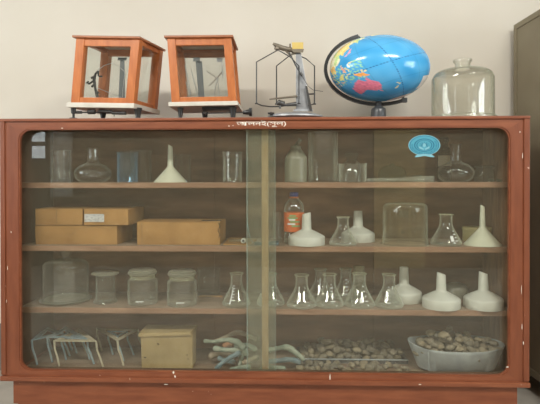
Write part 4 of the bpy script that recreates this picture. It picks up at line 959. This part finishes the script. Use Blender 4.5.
# ------------------------------------------------------------------ heap of knobbly bent rods
def rod(label, pts, rs, m):
    P = [at(*p) for p in pts]; c_ = sum(P, Vector()) / len(P); n = len(P)
    Q = []; Rr = []
    for i in range(n - 1):
        p0, p1, p2, p3 = P[max(i - 1, 0)], P[i], P[i + 1], P[min(i + 2, n - 1)]
        for j in range(4):
            u = j / 4; Q.append(.5 * ((2 * p1) + (p2 - p0) * u + (2 * p0 - 5 * p1 + 4 * p2 - p3) * u * u + (3 * p1 - p0 - 3 * p2 + p3) * u ** 3))
            Rr.append((rs[i] * (1 - u) + rs[i + 1] * u) * .0052 * (1 + .10 * math.sin((i * 4 + j) * 2.1)))
    Q.append(P[-1]); Rr.append(rs[-1] * .0052)
    # rounded ends
    d0 = (Q[0] - Q[1]).normalized(); d1 = (Q[-1] - Q[-2]).normalized()
    Q = [Q[0] + d0 * Rr[0] * .7, Q[0] + d0 * Rr[0] * .4] + Q + [Q[-1] + d1 * Rr[-1] * .4, Q[-1] + d1 * Rr[-1] * .7]; Rr = [Rr[0] * .45, Rr[0] * .85] + Rr + [Rr[-1] * .85, Rr[-1] * .45]
    mb = MB(); mb.tube(Q, Rr, 12)
    lowest = min(q_.z - r for q_, r in zip(Q, Rr))
    if lowest < Z: mb.v = [(x, y, z + Z - lowest) for x, y, z in mb.v]
    return tag(mb.build('knobbly_rod', m, loc=(c_.x, c_.y, Z)), label, 'rod', 'knobbly bent rods on the cabinet bottom')
rod('brownish rod arching over the top of the knobbly heap', [(216, 342, .27), (226, 337, .27), (237, 332.5, .28), (247, 335, .29), (256, 339, .3)], [2.8, 2.2, 2.6, 2.2, 3], 'bone_tan')
rod('thick pale green rod bending down across the upper heap', [(205, 341, .24), (214, 341.5, .23), (225, 340, .22), (236, 341.5, .21), (243, 348, .2), (245, 354, .2)], [2.2, 1.8, 2.4, 3.2, 3.2, 4], 'verdigris')
rod('hooked grey rod in the middle of the heap', [(215, 348.5, .19), (226, 350, .18), (236, 350.5, .17), (241, 355, .17), (240.5, 365, .17)], [3, 2.3, 2.6, 2.6, 3], 'verdigris')
rod('tan rod with a round knob at its left end in the heap', [(211, 356, .23), (219, 354, .235), (230, 354.5, .24)], [3.8, 2.3, 2.6], 'bone_tan')
rod('blue rod slanting down to the left at the foot of the heap', [(239, 355, .14), (230, 359.5, .14), (222, 365, .14), (217, 370, .14)], [2.8, 2.4, 2.3, 2.6], 'blue_patina')
rod('short bluish rod lying behind the slanting blue one', [(219, 358, .2), (226, 361, .2), (234, 362, .2)], [2.4, 2, 2.6], 'blue_patina')
rod('pale rod lying at the very bottom front of the heap', [(231, 370, .12), (240, 367.5, .12), (249, 367, .12)], [2.4, 2.2, 2.8], 'verdigris')
rod('yellowish rod beside the centre post at the foot of the heap', [(244, 363, .16), (251, 360, .17), (257, 357, .18)], [3, 2.6, 3], 'bone_tan')
rod('small orange rusty rod tip among the pale rods', [(224, 346, .2), (228, 344.5, .21), (231, 345, .22)], [2.4, 2.8, 2.2], 'rust_orange')
rod('grey rod at the back of the heap by the centre post', [(236, 346, .33), (246, 345, .33), (255, 349, .33)], [3, 2.4, 3], 'verdigris')
rod('pale green rod right of the post sloping down to the tray', [(268, 350, .2), (279, 348, .19), (288, 347.5, .18), (296, 353, .17), (303, 359, .155)], [2.6, 2.2, 3.4, 2.8, 2.4], 'verdigris')
rod('flat pale rod lying right of the centre post', [(266, 362, .18), (276, 361, .18), (290, 359.5, .17), (299, 362, .16)], [3, 2.4, 2.6, 3], 'blue_patina')
rod('grey rod at the front right of the centre post', [(262, 370, .13), (272, 368, .13), (284, 369, .13)], [2.8, 2.2, 2.6], 'verdigris')

# ------------------------------------------------------------------ stones: tray heap, round pan, loose ones in front
TRX0, TRX1, TRY0, TRY1 = xat(297, .27, 362), xat(408, .27, 362), .27, .475
ztr = at(350, 359.4, TRY0).z
loc = ((TRX0 + TRX1) / 2, .37, Z); t = thing('shallow_tray', loc, 'long shallow dark metal tray heaped with stones', 'tray')
mb = MB(); mb.box((TRX0, TRY0, Z), (TRX1, TRY1, Z + .003)); mb.build('tray_floor', 'tray_metal', t, loc=loc)
for a, b in (((TRX0, TRY0, Z + .003), (TRX1, TRY0 + .003, ztr)), ((TRX0, TRY1 - .003, Z + .003), (TRX1, TRY1, ztr)), ((TRX0, TRY0 + .003, Z + .003), (TRX0 + .003, TRY1 - .003, ztr)), ((TRX1 - .003, TRY0 + .003, Z + .003), (TRX1, TRY1 - .003, ztr))):
    mb = MB(); mb.box(a, b); mb.build('tray_side', 'tray_metal', t, loc=loc)
mb = MB(); mb.tube([(TRX0, TRY0 - .002, ztr), (TRX1, TRY0 - .002, ztr)], .0045, 8); mb.build('rolled_rim', 'zinc', t, loc=loc)
PX_, PY_ = xat(455.8, .205, 350), .205; PR = 47.2 * mpp(.205); ry_ = .112
loc = (PX_, PY_, Z); t = thing('round_pan', loc, 'shallow round galvanised pan full of stones at the right end', 'pan')
hp = at(458, 353, PY_ - ry_).z - Z; TILT = .13
def pz(y): return Z + (y - (PY_ - ry_)) * TILT
prof = [(0, 0), (PR * .74, 0), (PR * .80, .005), (PR * .985, hp * .9), (PR * 1.0, hp), (PR * .985, hp + .002), (PR * .965, hp * .85), (PR * .78, .010), (0, .006)]
mb = MB(); mb.lathe(prof, loc, 64, sy=ry_ / PR)
for i, v in enumerate(mb.v):          # the far left of the rim is bent up
    u = (v[0] - PX_) / PR
    mb.v[i] = (v[0], v[1], v[2] + pz(v[1]) - Z + (max(0, -u - .7) * .05 if v[2] > Z + hp * .5 else 0))
mb.build('pan_body', 'zinc', t, loc=loc)
mb = MB(); a_ = math.radians(-132)
xs = PX_ + PR * .985 * math.cos(a_); ys = PY_ + ry_ * .985 * math.sin(a_); mb.tube([(xs, ys - .006, Z + .012), (xs - .002, ys - .008, Z + hp - .006)], .004, 6); mb.build('side_seam', 'zinc', t, loc=loc)
for u in (-.45, .45):
    mb = MB(); x = PX_ + u * PR; y = PY_ + ry_ * .62; mb.box((x - .02, y - .012, Z), (x + .02, y + .012, pz(y - .012) + .001)); mb.build('foot', 'zinc', t, loc=loc)
mb = MB(); mb.lathe([(0, .009), (PR * .70, .013), (PR * .83, hp * .48), (PR * .6, hp * .55), (PR * .3, hp * .6), (0, hp * .6)], loc, 48, sy=ry_ / PR)
for i, v in enumerate(mb.v): mb.v[i] = (v[0], v[1], v[2] + pz(v[1]) - Z + .003 * noise.noise(Vector(v) * 60))
gb = mb.build('gravel_bed', 'stone_2', t, loc=loc); gb['kind'] = 'stuff'
iv, if_ = ico(2)
STM = []
for i in range(8):
    sd = random.uniform(0, 90); ax = (random.uniform(.95, 1.25), random.uniform(.75, 1.0), random.uniform(.6, .85)); me = bpy.data.meshes.new('stone')
    vs = []
    for v in iv:
        d = 1 + .32 * noise.noise(v * 1.1 + Vector((sd, 0, 0))) + .12 * noise.noise(v * 2.6 + Vector((0, sd, 0)))
        vs.append((v.x * ax[0] * d, v.y * ax[1] * d, v.z * ax[2] * d))
    me.from_pydata(vs, [], if_); me.polygons.foreach_set('use_smooth', [True] * len(if_)); me.materials.append(MATS['stone_%d' % (i % 4)]); STM.append(me)
placed = []
def drop(x, y, r, z0):
    z = z0 + r * .78
    for (a, b, c_, r2) in placed:
        d2 = (x - a) ** 2 + (y - b) ** 2; s_ = (r + r2) * .86
        if d2 < s_ * s_: z = max(z, c_ + math.sqrt(s_ * s_ - d2) * .9)
    return z
def stone(x, y, z, r, label, group):
    o = bpy.data.objects.new('stone', random.choice(STM)); C.objects.link(o)
    o.location = (x, y, z); o.scale = (r, r, r); o.rotation_euler = (random.uniform(-.35, .35), random.uniform(-.35, .35), random.uniform(0, 6.28))
    placed.append((x, y, z, r)); return tag(o, label, 'stone', group)
def heap(n, sample, top, z0f, rr, label, group):
    for i in range(n):
        r = random.uniform(*rr); best = None
        for k_ in range(10):
            x, y = sample(r); z = drop(x, y, r, z0f(x, y) if callable(z0f) else z0f)
            s_ = z - top(x, y)
            if best is None or s_ < best[0]: best = (s_, x, y, z)
        if best[0] > 0: continue
        stone(best[1], best[2], best[3], r, label, group)
def tray_s(r): return random.uniform(TRX0 + r + .006, TRX1 - r - .006), random.uniform(TRY0 + r + .004, TRY1 - r - .006)
def tray_top(x, y):
    u = (x - TRX0) / (TRX1 - TRX0); v = (y - TRY0) / (TRY1 - TRY0); return Z + .03 + .055 * min(1, v * 2.2) * min(1, 4 * u, 3 * (1 - u) + .45)
heap(125, tray_s, tray_top, Z + .003, (.017, .026), 'drab brown-grey stone heaped in the long shallow tray', 'stones heaped in the tray')
def pan_s(r):
    while True:
        u, v = random.uniform(-1, 1), random.uniform(-1, 1)
        if u * u + v * v < 1: break
    m_ = .985; return PX_ + u * (PR * m_ - r * .95 - .004), PY_ + v * (ry_ * m_ - r * .95 - .004)
pale = None
heap(100, pan_s, lambda x, y: pz(y) + hp * 1.02 + .07 * (1 - ((x - PX_) / PR) ** 2) * (.6 + .4 * (y - PY_) / ry_), lambda x, y: pz(y) + hp * .5, (.017, .025), 'drab brown-grey stone lying in the round metal pan', 'stones in the round pan')
def front_s(r):
    while True:
        x = random.uniform(xat(297, .2, 370), xat(432, .2, 370)); y = random.uniform(.092 + r, TRY0 - .008 - r * 1.05)
        if ((x - PX_) / (PR + r * 1.2)) ** 2 + ((y - PY_) / (ry_ + r * 1.2)) ** 2 > 1.03: return x, y
heap(48, front_s, lambda x, y: Z + .024, Z, (.016, .023), 'loose stone on the cabinet bottom in front of the tray', 'loose stones in front of the tray')
p = at(443, 343.5, .2)
o = stone(p.x, .19, drop(p.x, .19, .020, pz(.19) + hp * .5), .029, 'largest, palest tan stone lying in the front left of the round pan', 'stones in the round pan'); o.data = STM[3]; o.rotation_euler = (0, 0, .2)
for o in bpy.data.objects:
    if o.name.split('.')[0] in ('printed_scale', 'crease', 'hole', 'pan_hanger', 'torn_edge'): o['kind'] = 'stuff'
